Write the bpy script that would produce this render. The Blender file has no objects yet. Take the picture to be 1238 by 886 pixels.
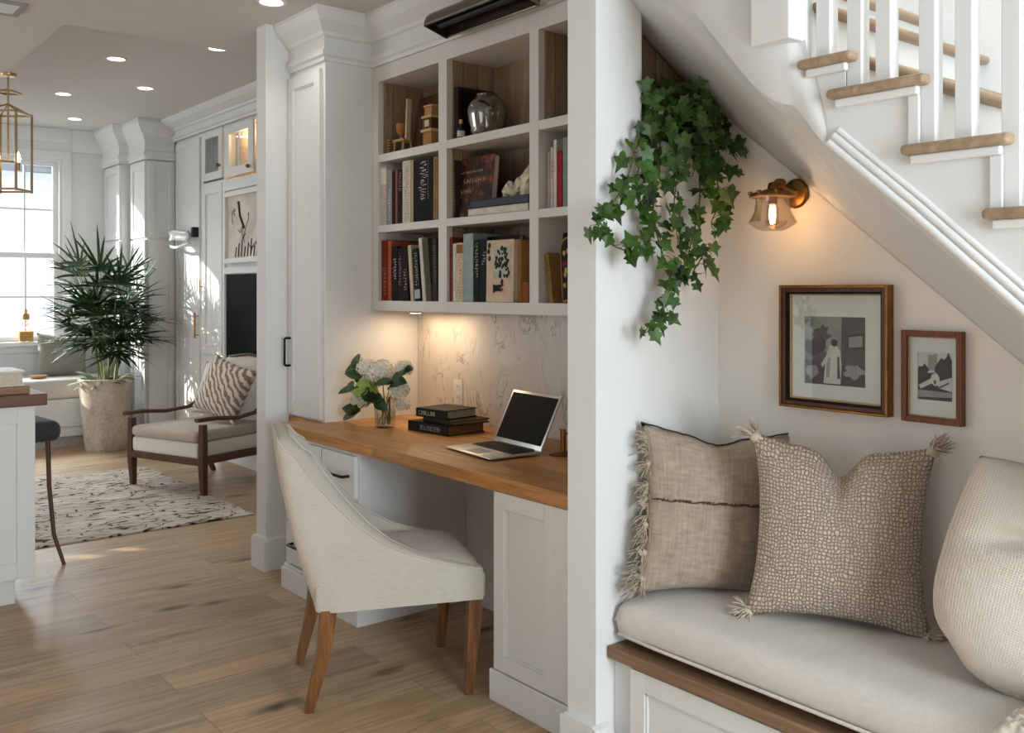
import bpy, bmesh, math, random
from mathutils import Vector, Matrix, Euler, noise
random.seed(7)
PI = math.pi
S = bpy.context.scene
COL = S.collection

# ------------------------------------------------------------------ colour / materials
def lin(h):
    h = h.lstrip('#')
    out = []
    for i in (0, 2, 4):
        c = int(h[i:i + 2], 16) / 255
        out.append(c / 12.92 if c <= .04045 else ((c + .055) / 1.055) ** 2.4)
    return (*out, 1)

class NT:
    def __init__(s, name):
        s.m = bpy.data.materials.new(name); s.m.use_nodes = True
        s.t = s.m.node_tree; s.n = s.t.nodes
        s.b = s.n['Principled BSDF']; s.out = s.n['Material Output']
    def new(s, typ, **kw):
        nd = s.n.new(typ)
        for k, v in kw.items(): setattr(nd, k, v)
        return nd
    def link(s, a, b): s.t.links.new(a, b)
    def coord(s, scale=(1, 1, 1), kind='Object', rot=(0, 0, 0)):
        tc = s.new('ShaderNodeTexCoord'); mp = s.new('ShaderNodeMapping')
        mp.inputs['Scale'].default_value = scale; mp.inputs['Rotation'].default_value = rot
        s.link(tc.outputs[kind], mp.inputs[0]); return mp.outputs[0]
    def noise(s, vec, scale=5, detail=4, rough=.55, dist=0):
        nd = s.new('ShaderNodeTexNoise')
        nd.inputs['Scale'].default_value = scale; nd.inputs['Detail'].default_value = detail
        nd.inputs['Roughness'].default_value = rough; nd.inputs['Distortion'].default_value = dist
        if vec is not None: s.link(vec, nd.inputs['Vector'])
        return nd.outputs['Fac']
    def ramp(s, fac, stops, interp='LINEAR'):
        r = s.new('ShaderNodeValToRGB'); r.color_ramp.interpolation = interp
        e = r.color_ramp.elements
        while len(e) < len(stops): e.new(.5)
        for el, (p, c) in zip(e, stops):
            el.position = p; el.color = c if len(c) == 4 else (*c, 1)
        s.link(fac, r.inputs[0]); return r.outputs[0]
    def mix(s, fac, a, b, mode='MIX'):
        m = s.new('ShaderNodeMix', data_type='RGBA', blend_type=mode)
        for sock, v in ((m.inputs[0], fac), (m.inputs[6], a), (m.inputs[7], b)):
            if isinstance(v, (int, float, tuple)): sock.default_value = v
            else: s.link(v, sock)
        return m.outputs[2]
    def math(s, op, a, b=0):
        m = s.new('ShaderNodeMath', operation=op)
        for sock, v in ((m.inputs[0], a), (m.inputs[1], b)):
            if isinstance(v, (int, float)): sock.default_value = v
            else: s.link(v, sock)
        return m.outputs[0]
    def bump(s, h, strength=.3, dist=.002):
        bp = s.new('ShaderNodeBump'); bp.inputs['Strength'].default_value = strength
        bp.inputs['Distance'].default_value = dist
        s.link(h, bp.inputs['Height']); s.link(bp.outputs[0], s.b.inputs['Normal'])
    def set(s, rough=.5, metal=0, spec=.5):
        s.b.inputs['Roughness'].default_value = rough; s.b.inputs['Metallic'].default_value = metal
        s.b.inputs['Specular IOR Level'].default_value = spec; return s

def mat(name, hexc, rough=.5, metal=0, var=.08, vscale=6, bump=0, bscale=120, bdist=.001, spec=.4, emit=0):
    t = NT(name).set(rough, metal, spec); c = lin(hexc)
    v = t.coord(); n = t.noise(v, vscale, 3)
    d = tuple(x * (1 - var) for x in c[:3]) + (1,); e = tuple(min(1, x * (1 + var)) for x in c[:3]) + (1,)
    t.link(t.ramp(n, [(.3, d), (.7, e)]), t.b.inputs['Base Color'])
    if bump: t.bump(t.noise(v, bscale, 2), bump, bdist)
    if emit:
        t.b.inputs['Emission Color'].default_value = c; t.b.inputs['Emission Strength'].default_value = emit
    return t.m

def glass_mat(name, tint=(1, 1, 1, 1), refl=.12, rough=.02):
    t = NT(name); t.n.remove(t.b)
    tr = t.new('ShaderNodeBsdfTransparent'); tr.inputs[0].default_value = tint
    gl = t.new('ShaderNodeBsdfGlossy'); gl.inputs['Roughness'].default_value = rough
    lw = t.new('ShaderNodeLayerWeight'); lw.inputs[0].default_value = .25
    f = t.math('ADD', t.math('MULTIPLY', lw.outputs['Facing'], .45), refl * .4)
    mx = t.new('ShaderNodeMixShader'); t.link(f, mx.inputs[0])
    t.link(tr.outputs[0], mx.inputs[1]); t.link(gl.outputs[0], mx.inputs[2])
    t.link(mx.outputs[0], t.out.inputs[0]); return t.m

def fabric(name, hexc, scale=260, bump=.5, var=.1, kind='Object', stretch=(1, 1, 1), slub=.12):
    t = NT(name).set(.9, 0, .15); c = lin(hexc)
    v1 = t.coord((scale * stretch[0], scale * .12 * stretch[1], scale * .5 * stretch[2]), kind)
    v2 = t.coord((scale * .12 * stretch[0], scale * stretch[1], scale * .5 * stretch[2]), kind)
    a, b = t.noise(v1, 1, 2), t.noise(v2, 1, 2)
    w = t.math('ADD', a, b)
    big = t.noise(t.coord((1, 1, 1), kind), 7, 3)
    lo = tuple(x * (1 - slub) for x in c[:3]) + (1,); hi = tuple(min(1, x * (1 + slub)) for x in c[:3]) + (1,)
    col = t.ramp(t.math('MULTIPLY', w, .5), [(.35, lo), (.65, hi)])
    col2 = t.mix(1.0, col, t.ramp(big, [(.3, (1 - var,) * 3), (.7, (1, 1, 1))]), 'MULTIPLY')
    t.link(col2, t.b.inputs['Base Color']); t.bump(w, bump, .001)
    t.b.inputs['Sheen Weight'].default_value = .15
    return t.m

def wood(name, dark, mid, light, along='Y', plank=None, rough=.45, grain=1., knots=0., seam=.55, length=1.5):
    """along: the axis the grain runs; plank: board width."""
    t = NT(name).set(rough, 0, .35)
    tc = t.new('ShaderNodeTexCoord'); sep = t.new('ShaderNodeSeparateXYZ'); t.link(tc.outputs['Object'], sep.inputs[0])
    ax = {'X': 0, 'Y': 1, 'Z': 2}[along]; others = [i for i in range(3) if i != ax]
    comb = t.new('ShaderNodeCombineXYZ')
    t.link(sep.outputs[ax], comb.inputs[0]); t.link(sep.outputs[others[0]], comb.inputs[1]); t.link(sep.outputs[others[1]], comb.inputs[2])
    vec = comb.outputs[0]; rnd = None
    if plank:
        br = t.new('ShaderNodeTexBrick'); br.offset = .37; br.offset_frequency = 2
        br.inputs['Color1'].default_value = (0, 0, 0, 1); br.inputs['Color2'].default_value = (1, 1, 1, 1); br.inputs['Mortar'].default_value = (.5, .5, .5, 1)
        br.inputs['Scale'].default_value = 1; br.inputs['Mortar Size'].default_value = .0016; br.inputs['Mortar Smooth'].default_value = .3
        br.inputs['Brick Width'].default_value = length; br.inputs['Row Height'].default_value = plank
        t.link(vec, br.inputs['Vector']); rnd = br.outputs['Color']; mort = br.outputs['Fac']
        off = t.new('ShaderNodeVectorMath', operation='MULTIPLY_ADD')
        t.link(rnd, off.inputs[0]); off.inputs[1].default_value = (13, 7, 3); t.link(vec, off.inputs[2]); vec = off.outputs[0]
    def sc(v, s3):
        m = t.new('ShaderNodeMapping'); m.inputs['Scale'].default_value = s3; t.link(v, m.inputs[0]); return m.outputs[0]
    g1 = t.noise(sc(vec, (1.3 * grain, 16 * grain, 16 * grain)), 1, 6, .62, 1.2)
    g2 = t.noise(sc(vec, (3.5 * grain, 62 * grain, 62 * grain)), 1, 4, .65)
    col = t.ramp(g1, [(.28, lin(dark)), (.5, lin(mid)), (.72, lin(light))])
    col = t.mix(.35, col, t.ramp(g2, [(.3, lin(dark)), (.65, lin(light))]))
    if knots:
        vo = t.new('ShaderNodeTexVoronoi'); vo.inputs['Scale'].default_value = 1
        t.link(sc(vec, (1.7, 4.6, 0)), vo.inputs['Vector'])
        kn = t.math('ADD', vo.outputs['Distance'], t.math('MULTIPLY', t.noise(sc(vec, (9, 30, 0)), 1, 3), .16))
        crack = t.math('ABSOLUTE', t.math('SUBTRACT', t.noise(sc(vec, (.9, 7, 0)), 1, 4, .6, 2.2), .5)); cm = t.ramp(t.noise(sc(vec, (.8, 2.5, 0)), 1, 2), [(.56, (0, 0, 0)), (.66, (1, 1, 1))])
        col = t.mix(t.math('MULTIPLY', t.ramp(crack, [(0, (knots * .75,) * 3), (.018, (0, 0, 0))]), cm), col, lin('#4a3828'))
        col = t.mix(t.ramp(kn, [(.12, (knots,) * 3), (.27, (0, 0, 0))]), col, lin('#3a2a1e'))
    if plank:
        tint = t.ramp(rnd, [(0, (.80, .78, .76)), (.5, (1, 1, 1)), (1, (1.0, .95, .88))])
        col = t.mix(1.0, col, tint, 'MULTIPLY')
        col = t.mix(t.math('MULTIPLY', mort, seam), col, lin('#2c2119'))
    t.link(col, t.b.inputs['Base Color'])
    t.bump(g2, .12, .001)
    return t.m

M = {}
M['wall'] = mat('wall_paint', '#dadbda', .62, var=.015, vscale=2, bump=.06, bscale=90)
M['nook'] = mat('nook_paint', '#e0dcd6', .7, var=.02, vscale=2.2, bump=.06, bscale=90)
M['white'] = mat('white_lacquer', '#dbdcdb', .42, var=.015, vscale=3, bump=.03, bscale=60)
M['white_shelf'] = mat('shelf_lacquer', '#d3d0cb', .5, var=.02, vscale=3)
M['ceil'] = mat('ceiling_paint', '#cfccc8', .8, var=.02, vscale=1.5)
M['floor'] = wood('oak_floor', '#8c7256', '#b29676', '#ccb293', 'X', .21, .4, 1., .95, .6, 1.9)
M['desk'] = wood('desk_oak', '#8a5526', '#c08647', '#d7a768', 'Y', .09, .4, 1.1, .35, .35, 1.3)
M['ledge'] = wood('ledge_oak', '#5f4732', '#7f6249', '#97785c', 'Y', None, .45)
M['tread'] = wood('tread_oak', '#7a6550', '#9b8369', '#b49c82', 'X', None, .4)
M['tread_side'] = wood('tread_end_oak', '#75604a', '#957c62', '#ad947a', 'Y', None, .4)
M['rustic'] = wood('rustic_backing', '#6a5744', '#9c876f', '#b8a388', 'Z', .085, .75, .8, .7, .8, 2.)
M['chairleg'] = wood('chair_leg_oak', '#3a2110', '#66401f', '#946432', 'Z', None, .4, 1.6)
M['walnut'] = wood('walnut', '#2a1810', '#4a2d1c', '#5f3d28', 'Z', None, .35, 1.5)
M['walnut_y'] = wood('walnut_rail', '#2c1a10', '#4d2f1d', '#654029', 'X', None, .35, 1.5)
M['islandtop'] = wood('island_walnut', '#3a2416', '#6a4529', '#85593a', 'X', .1, .4)
M['board'] = wood('cutting_board', '#6f4f36', '#94714f', '#ab8660', 'X', None, .5)
M['linen'] = fabric('chair_linen', '#bcb5aa', 300, .35, .05, slub=.06)
M['piping'] = mat('piping', '#c9bfb2', .9, var=.05)
M['bench'] = fabric('bench_linen', '#cfcac3', 240, .3, .06, slub=.05)
M['flax'] = fabric('flax_slub', '#a39483', 70, .8, .14, 'UV', (1.2, .5, 1), .22)
M['fringe'] = fabric('fringe_yarn', '#b3a592', 200, .6, .1, slub=.2)
M['fringe_pale'] = fabric('fringe_pale', '#c2b5a2', 200, .6, .1, slub=.2)
M['gauze'] = None
M['armfab'] = fabric('armchair_linen', '#d6cec4', 200, .3, .05, slub=.06)
M['armseat'] = fabric('armchair_seat', '#b5a99b', 200, .3, .08, slub=.08)
M['black'] = mat('black_metal', '#141312', .4, .6, var=.1)
M['darkplastic'] = mat('dark_plastic', '#17171a', .35, var=.1)
M['screen'] = mat('laptop_screen', '#020202', .55, var=.05, spec=.15)
M['alu'] = mat('aluminium', '#d2d0cd', .32, .7, var=.03)
M['brass'] = mat('brass', '#a77a42', .3, .95, var=.12, vscale=20)
M['brass_dark'] = mat('aged_brass', '#8a5f30', .35, .9, var=.2, vscale=25)
M['brass_pale'] = mat('pale_brass', '#b3936a', .35, .8, var=.1, vscale=20)
M['chrome'] = mat('polished_nickel', '#7d776f', .2, .9, var=.1, vscale=14)
M['glass'] = glass_mat('clear_glass', (.97, .98, .97, 1), .2)
M['pane'] = glass_mat('window_glass', (.98, .99, 1, 1), .12)
M['amber'] = glass_mat('amber_glass', (.95, .89, .82, 1), .22)
M['jar'] = glass_mat('jar_glass', (.86, .83, .76, 1), .35)
M['bulb'] = mat('bulb_glow', '#ffb768', .5, var=0, emit=14)
M['fil'] = mat('filament', '#ffd9a0', .5, var=0, emit=40)
M['lamp'] = mat('lamp_glow', '#ffedd2', .5, var=0, emit=9)
M['paper'] = mat('page_paper', '#cfc5b3', .85, var=.08, vscale=40)
M['cardboard'] = mat('mount_board', '#d9dbd3', .85, var=.015)
M['soil'] = mat('soil', '#2b2018', .95, var=.3, vscale=40, bump=.8, bscale=60, bdist=.01)
M['ivy'] = mat('ivy_leaf', '#33501d', .42, var=.7, vscale=17, spec=.35)
M['ivystem'] = mat('ivy_stem', '#4e5a2c', .6, var=.2)
M['palm'] = mat('palm_leaf', '#26421c', .38, var=.6, vscale=9, spec=.5)
M['palmstem'] = mat('palm_stem', '#8d9067', .6, var=.25)
M['under'] = mat('rosette_leaf', '#6f7a60', .6, var=.35, vscale=14)
M['stemg'] = mat('flower_stem', '#4f6a30', .55, var=.3, vscale=20)
M['leafd'] = mat('bouquet_leaf', '#2c4a22', .4, var=.45, vscale=25)
M['leafl'] = mat('bouquet_leaf_pale', '#86a04a', .5, var=.2, vscale=25)
M['petal'] = mat('white_petal', '#e6e2d6', .7, var=.06, vscale=40)
M['shell'] = mat('driftwood_white', '#cbbfa9', .8, var=.25, vscale=22, bump=.7, bscale=40, bdist=.01)
M['ceramic'] = mat('white_ceramic', '#dcdad6', .3, var=.02)
M['concrete'] = None
M['greycush'] = fabric('grey_cushion', '#8f8b80', 200, .4, .1)
M['darkgrey'] = fabric('charcoal_cloth', '#3f4145', 200, .4, .1)
M['siding'] = mat('white_siding', '#e9eaeb', .7, var=.03)
M['slate'] = mat('grey_slate', '#8b9096', .7, var=.1)
M['outglass'] = mat('dark_pane', '#9aa2a8', .2, var=.1)

def special():
    t = NT('nubby_weave').set(.9, 0, .1)                    # pebbled check weave of the middle pillow
    uv = t.coord((1, 1, 1), 'UV')
    wob = t.new('ShaderNodeVectorMath', operation='MULTIPLY_ADD')
    nz = t.new('ShaderNodeTexNoise'); nz.inputs['Scale'].default_value = 9; t.link(uv, nz.inputs['Vector'])
    t.link(nz.outputs['Color'], wob.inputs[0]); wob.inputs[1].default_value = (.05, .05, 0); t.link(uv, wob.inputs[2])
    br = t.new('ShaderNodeTexVoronoi', feature='DISTANCE_TO_EDGE'); br.inputs['Scale'].default_value = 46
    br.inputs['Randomness'].default_value = .42; t.link(wob.outputs[0], br.inputs['Vector'])
    col = t.ramp(br.outputs['Distance'], [(.02, lin('#8a7c6d')), (.14, lin('#b9ab9c')), (.36, lin('#d2c6b8'))])
    t.link(col, t.b.inputs['Base Color']); t.bump(t.ramp(br.outputs['Distance'], [(0, (0, 0, 0)), (.3, (1, 1, 1))]), .9, .004)
    M['nubby'] = t.m
    t = NT('open_gauze').set(.9, 0, .1)                     # loose gauze of the right pillow
    a = t.new('ShaderNodeTexWave', wave_type='BANDS', bands_direction='X'); b = t.new('ShaderNodeTexWave', wave_type='BANDS', bands_direction='Y')
    for w in (a, b):
        w.inputs['Scale'].default_value = 30; w.inputs['Distortion'].default_value = 2.6; w.inputs['Detail'].default_value = 3
        w.inputs['Detail Scale'].default_value = .35
        t.link(t.coord((1, 1, 1), 'UV'), w.inputs['Vector'])
    mx = t.math('MAXIMUM', a.outputs['Fac'], b.outputs['Fac'])
    msk = t.ramp(t.noise(t.coord((1, 1, 1), 'UV'), 2.2, 2), [(.4, (.15,) * 3), (.6, (1, 1, 1))])
    col = t.ramp(mx, [(.15, lin('#b4a89b')), (.7, lin('#d6cec4'))])
    t.link(t.mix(msk, lin('#c9c0b5'), col), t.b.inputs['Base Color']); t.bump(mx, .5, .002)
    M['gauze'] = t.m
    t = NT('zebra_cloth').set(.9, 0, .1)
    w = t.new('ShaderNodeTexWave', wave_type='BANDS', bands_direction='DIAGONAL'); w.inputs['Scale'].default_value = 4.6
    w.inputs['Distortion'].default_value = 5; w.inputs['Detail'].default_value = 3; w.inputs['Detail Scale'].default_value = 1.4
    t.link(t.coord((1, 1, 1), 'UV'), w.inputs['Vector'])
    t.link(t.ramp(w.outputs['Fac'], [(.3, lin('#8a7a68')), (.6, lin('#d6cdc2'))]), t.b.inputs['Base Color'])
    M['zebra'] = t.m
    t = NT('weathered_concrete').set(.85, 0, .2)
    n1 = t.noise(t.coord((1, 1, .6)), 6, 6, .7); n2 = t.noise(t.coord(), 45, 3)
    col = t.mix(.4, t.ramp(n1, [(.3, lin('#8d7d6b')), (.6, lin('#c2b8aa'))]), t.ramp(n2, [(.3, lin('#9a8b79')), (.7, lin('#cdc4b8'))]))
    t.link(col, t.b.inputs['Base Color']); t.bump(n2, .5, .004)
    M['concrete'] = t.m
    t = NT('veined_marble').set(.25, 0, .5)
    v = t.coord((1, 1.5, .8), rot=(.5, 0, 0))
    vein = t.math('ABSOLUTE', t.math('SUBTRACT', t.noise(v, 4.2, 7, .62, 1.1), .5))
    vein2 = t.math('ABSOLUTE', t.math('SUBTRACT', t.noise(v, 11, 5, .6, 1.5), .5))
    msk = t.ramp(t.noise(v, 5, 2), [(.42, (0, 0, 0)), (.62, (1, 1, 1))])
    base = t.ramp(t.noise(v, 2.5, 4), [(.3, lin('#c6bfb6')), (.7, lin('#dad4cc'))])
    col = t.mix(t.math('MULTIPLY', t.ramp(vein, [(0, (1, 1, 1)), (.022, (0, 0, 0))]), msk), base, lin('#968c82'))
    col = t.mix(t.math('MULTIPLY', t.ramp(vein2, [(0, (.6,) * 3), (.02, (0, 0, 0))]), msk), col, lin('#a89d92'))
    t.link(col, t.b.inputs['Base Color']); M['marble'] = t.m
    t = NT('crackle_rug').set(.95, 0, .1)
    v = t.coord((2.6, 6.5, 1), rot=(0, 0, .25))
    wob = t.new('ShaderNodeVectorMath', operation='MULTIPLY_ADD'); nz = t.new('ShaderNodeTexNoise'); nz.inputs['Scale'].default_value = 1.1
    t.link(v, nz.inputs['Vector']); t.link(nz.outputs['Color'], wob.inputs[0]); wob.inputs[1].default_value = (1.5, 1.5, 0); t.link(v, wob.inputs[2])
    vo = t.new('ShaderNodeTexVoronoi', feature='DISTANCE_TO_EDGE'); vo.inputs['Scale'].default_value = 2.3; t.link(wob.outputs[0], vo.inputs['Vector'])
    gap = t.ramp(t.noise(t.coord((3, 8, 1)), 2.2, 3), [(.36, (0, 0, 0)), (.44, (1, 1, 1))])
    line = t.math('MULTIPLY', t.ramp(vo.outputs['Distance'], [(.02, (1, 1, 1)), (.055, (0, 0, 0))]), gap)
    base = t.ramp(t.noise(t.coord(), 3, 4), [(.3, lin('#b3a698')), (.7, lin('#d0c6ba'))])
    t.link(t.mix(line, base, lin('#3a332e')), t.b.inputs['Base Color']); t.bump(t.noise(t.coord(), 160, 2), .6, .004)
    M['rug'] = t.m
    t = NT('rusty_jacket').set(.6, 0, .3)
    n = t.noise(t.coord((1, 1, 1)), 22, 5, .7)
    t.link(t.ramp(n, [(.4, lin('#150e0c')), (.55, lin('#4a2418')), (.68, lin('#8c5034'))]), t.b.inputs['Base Color'])
    M['rusty'] = t.m
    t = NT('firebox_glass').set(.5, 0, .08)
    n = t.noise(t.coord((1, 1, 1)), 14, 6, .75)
    t.link(t.ramp(n, [(.55, lin('#0d0d0c')), (.66, lin('#1c1f18')), (.74, lin('#55594e'))]), t.b.inputs['Base Color'])  # speckles paint foliage reflections into the glass colour
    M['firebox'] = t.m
special()
def tone(h, rough=.6, var=.12, vs=30): 
    k = 'tone' + h
    if k not in M: M[k] = mat('cloth_' + h.strip('#'), h, rough, var=var, vscale=vs, spec=.15)
    return M[k]

# ------------------------------------------------------------------ mesh builder
class MB:
    def __init__(s): s.bm = bmesh.new(); s.mi = 0; s.uvn = s.bm.loops.layers.uv.new('UVMap')
    def _merge(s, t, T=None):
        if T is not None: bmesh.ops.transform(t, matrix=T, verts=t.verts)
        for f in t.faces: f.material_index = s.mi
        me = bpy.data.meshes.new('tmp'); t.to_mesh(me); t.free(); s.bm.from_mesh(me); bpy.data.meshes.remove(me); return s
    def box(s, x0, x1, y0, y1, z0, z1, bev=0, T=None, seg=2):
        t = bmesh.new(); bmesh.ops.create_cube(t, size=1)
        for v in t.verts: v.co = Vector(((x0 + x1) / 2 + v.co.x * (x1 - x0), (y0 + y1) / 2 + v.co.y * (y1 - y0), (z0 + z1) / 2 + v.co.z * (z1 - z0)))
        if bev: bmesh.ops.bevel(t, geom=list(t.edges), offset=bev, segments=seg, profile=.5, affect='EDGES')
        return s._merge(t, T)
    def prism(s, poly, axis, lo, hi, T=None, bev=0):
        """poly in the plane across axis: X->(y,z) Y->(x,z) Z->(x,y)."""
        t = bmesh.new()
        def P(a, b, c): return {'X': (c, a, b), 'Y': (a, c, b), 'Z': (a, b, c)}[axis]
        A = [t.verts.new(P(a, b, lo)) for a, b in poly]; B = [t.verts.new(P(a, b, hi)) for a, b in poly]
        n = len(poly); t.faces.new(A); t.faces.new(B[::-1])
        for i in range(n): t.faces.new((A[i], B[i], B[(i + 1) % n], A[(i + 1) % n]))
        bmesh.ops.recalc_face_normals(t, faces=t.faces)
        if bev: bmesh.ops.bevel(t, geom=list(t.edges), offset=bev, segments=2, profile=.5, affect='EDGES')
        return s._merge(t, T)
    def tube(s, pts, r, n=10, T=None, flat=1., cap=True, square=False):
        t = bmesh.new(); pts = [Vector(p) for p in pts]; k = len(pts)
        rr = r if isinstance(r, (list, tuple)) else [r] * k
        rings = []; up = Vector((0, 0, 1)); prev = None
        for i, p in enumerate(pts):
            d = (pts[min(i + 1, k - 1)] - pts[max(i - 1, 0)]).normalized()
            if prev is None:
                a = d.orthogonal().normalized() if abs(d.z) > .9 else d.cross(up).normalized()
                if square and abs(d.z) > .7: a = (Vector((1, 0, 0)) - d * d.x).normalized()
            else: a = (prev - d * prev.dot(d)).normalized()
            prev = a; b = d.cross(a)
            ring = []
            for j in range(n):
                th = 2 * PI * (j + (.5 if square else 0)) / n
                q = rr[i] * (1.414 if square else 1)
                ring.append(t.verts.new(p + a * math.cos(th) * q + b * math.sin(th) * q * flat))
            rings.append(ring)
        for i in range(k - 1):
            for j in range(n): t.faces.new((rings[i][j], rings[i][(j + 1) % n], rings[i + 1][(j + 1) % n], rings[i + 1][j]))
        if cap: t.faces.new(rings[0][::-1]); t.faces.new(rings[-1])
        bmesh.ops.recalc_face_normals(t, faces=t.faces)
        return s._merge(t, T)
    def lathe(s, prof, n=32, T=None, cap0=True, cap1=True, wob=None):
        t = bmesh.new(); rings = []
        for (r, z) in prof:
            rings.append([t.verts.new((r * math.cos(2 * PI * j / n), r * math.sin(2 * PI * j / n), z)) for j in range(n)])
        for i in range(len(prof) - 1):
            for j in range(n): t.faces.new((rings[i][j], rings[i][(j + 1) % n], rings[i + 1][(j + 1) % n], rings[i + 1][j]))
        if cap0: t.faces.new(rings[0][::-1])
        if cap1: t.faces.new(rings[-1])
        return s._merge(t, T)
    def grid(s, fn, nu, nv, cu=False, cv=False, T=None):
        """fn(a,b) with a,b in 0..1 -> point; UV = (a,b)."""
        t = bmesh.new(); uvl = t.loops.layers.uv.new('UVMap'); V = []
        for i in range(nu + (0 if cu else 1)):
            V.append([t.verts.new(fn(i / nu, j / nv)) for j in range(nv + (0 if cv else 1))])
        for i in range(nu):
            for j in range(nv):
                i2, j2 = (i + 1) % len(V), (j + 1) % len(V[0])
                try: f = t.faces.new((V[i][j], V[i2][j], V[i2][j2], V[i][j2]))
                except ValueError: continue
                for lp, (a, b) in zip(f.loops, ((i, j), (i + 1, j), (i + 1, j + 1), (i, j + 1))): lp[uvl].uv = (a / nu, b / nv)
        return s._merge(t, T)
    def poly(s, pts, T=None):
        t = bmesh.new(); t.faces.new([t.verts.new(p) for p in pts]); return s._merge(t, T)
    def ball(s, c, r, sc=(1, 1, 1), sub=2, jit=0):
        t = bmesh.new(); bmesh.ops.create_icosphere(t, subdivisions=sub, radius=r)
        for v in t.verts:
            k = 1 + jit * noise.noise(v.co * (2.2 / r) + Vector(c) * 9)
            v.co = Vector((c[0] + v.co.x * sc[0] * k, c[1] + v.co.y * sc[1] * k, c[2] + v.co.z * sc[2] * k))
        return s._merge(t)
    def build(s, name, m, parent=None, smooth=None, loc=None, rot=None, sub=0, weld=0, solid=0):
        if weld: bmesh.ops.remove_doubles(s.bm, verts=s.bm.verts, dist=weld)
        me = bpy.data.meshes.new(name); s.bm.to_mesh(me); s.bm.free()
        for mm in (m if isinstance(m, list) else [m]): me.materials.append(mm)
        if smooth is not None:
            me.polygons.foreach_set('use_smooth', [True] * len(me.polygons))
            if smooth < 180: me.set_sharp_from_angle(angle=math.radians(smooth))
        o = bpy.data.objects.new(name, me); COL.objects.link(o)
        if parent: o.parent = parent
        if loc: o.location = loc
        if rot: o.rotation_euler = rot
        if solid: md = o.modifiers.new('solid', 'SOLIDIFY'); md.thickness = solid
        if sub: md = o.modifiers.new('sub', 'SUBSURF'); md.levels = md.render_levels = sub
        return o

def tag(o, label, cat, group=None, kind=None):
    o['label'] = label; o['category'] = cat
    if group: o['group'] = group
    if kind: o['kind'] = kind
    return o
def thing(name, label, cat, loc=(0, 0, 0), rot=(0, 0, 0), group=None):
    o = bpy.data.objects.new(name, None); COL.objects.link(o); o.empty_display_size = .05
    o.location = loc; o.rotation_euler = rot; return tag(o, label, cat, group)
def struct(o, label=None, cat=None):
    o['kind'] = 'structure'
    o['label'] = label or 'plain ' + o.name.replace('_', ' ') + ' of the room'; o['category'] = cat or o.name.split('_')[0]
    return o
def TR(loc=(0, 0, 0), rot=(0, 0, 0), sc=1): return Matrix.Translation(loc) @ Euler(rot).to_matrix().to_4x4() @ Matrix.Scale(sc, 4)
def arc(c, r, a0, a1, n, f): return [f(c, r, a0 + (a1 - a0) * i / n) for i in range(n + 1)]

def panel_x(mb, x, y0, y1, z0, z1, rail=.07, th=.02, rec=.012, bead=.008, yr=None):
    """shaker door in plane X=x facing -X (front at x, body behind)."""
    yr = yr or rail
    mb.box(x, x + th, y0, y0 + yr, z0, z1, .0015); mb.box(x, x + th, y1 - yr, y1, z0, z1, .0015)
    mb.box(x, x + th, y0 + yr, y1 - yr, z0, z0 + rail, .0015); mb.box(x, x + th, y0 + yr, y1 - yr, z1 - rail, z1, .0015)
    mb.box(x + rec, x + th, y0 + yr - .002, y1 - yr + .002, z0 + rail - .002, z1 - rail + .002)
    a, b, c, d = y0 + yr, y1 - yr, z0 + rail, z1 - rail
    for (p, q, r_, s_) in ((a, a + bead, c, d), (b - bead, b, c, d), (a, b, c, c + bead), (a, b, d - bead, d)):
        mb.box(x + rec * .45, x + rec + .001, p, q, r_, s_, .002)
def panel_y(mb, y, x0, x1, z0, z1, rail=.07, th=.02, rec=.012):
    """same, in plane Y=y facing -Y."""
    mb.box(x0, x0 + rail, y, y + th, z0, z1, .0015); mb.box(x1 - rail, x1, y, y + th, z0, z1, .0015)
    mb.box(x0 + rail, x1 - rail, y, y + th, z0, z0 + rail, .0015); mb.box(x0 + rail, x1 - rail, y, y + th, z1 - rail, z1, .0015)
    mb.box(x0 + rail - .002, x1 - rail + .002, y + rec, y + th, z0 + rail - .002, z1 - rail + .002)

CROWN = [(0, 0), (.012, .0), (.014, .02), (.03, .032), (.03, .06), (.012, .064), (.012, .135), (.028, .145), (.034, .165), (.05, .18), (.085, .215), (.105, .25), (.11, .262), (.11, .285), (0, .285)]
def crown(mb, path, z, sc=1, inside=(0, 0)):
    """sweep the crown profile (out, up) along an XY polyline; outward is on the left of the walk."""
    pts = [Vector(p) for p in path]; k = len(pts); nrm = []
    for i in range(k - 1):
        d = (pts[i + 1] - pts[i]).normalized(); nrm.append(Vector((-d.y, d.x)))
    off = []
    for i in range(k):
        if i == 0: off.append(nrm[0])
        elif i == k - 1: off.append(nrm[-1])
        else:
            a, b = nrm[i - 1], nrm[i]; off.append((a + b) / (1 + a.dot(b)))
    t = bmesh.new(); R = []
    for p, o in zip(pts, off): R.append([t.verts.new((p.x + o.x * u * sc, p.y + o.y * u * sc, z + h * sc)) for u, h in CROWN])
    n = len(CROWN)
    for i in range(k - 1):
        for j in range(n): t.faces.new((R[i][j], R[i][(j + 1) % n], R[i + 1][(j + 1) % n], R[i + 1][j]))
    t.faces.new(R[0]); t.faces.new(R[-1][::-1]); bmesh.ops.recalc_face_normals(t, faces=t.faces); mb._merge(t)

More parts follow.
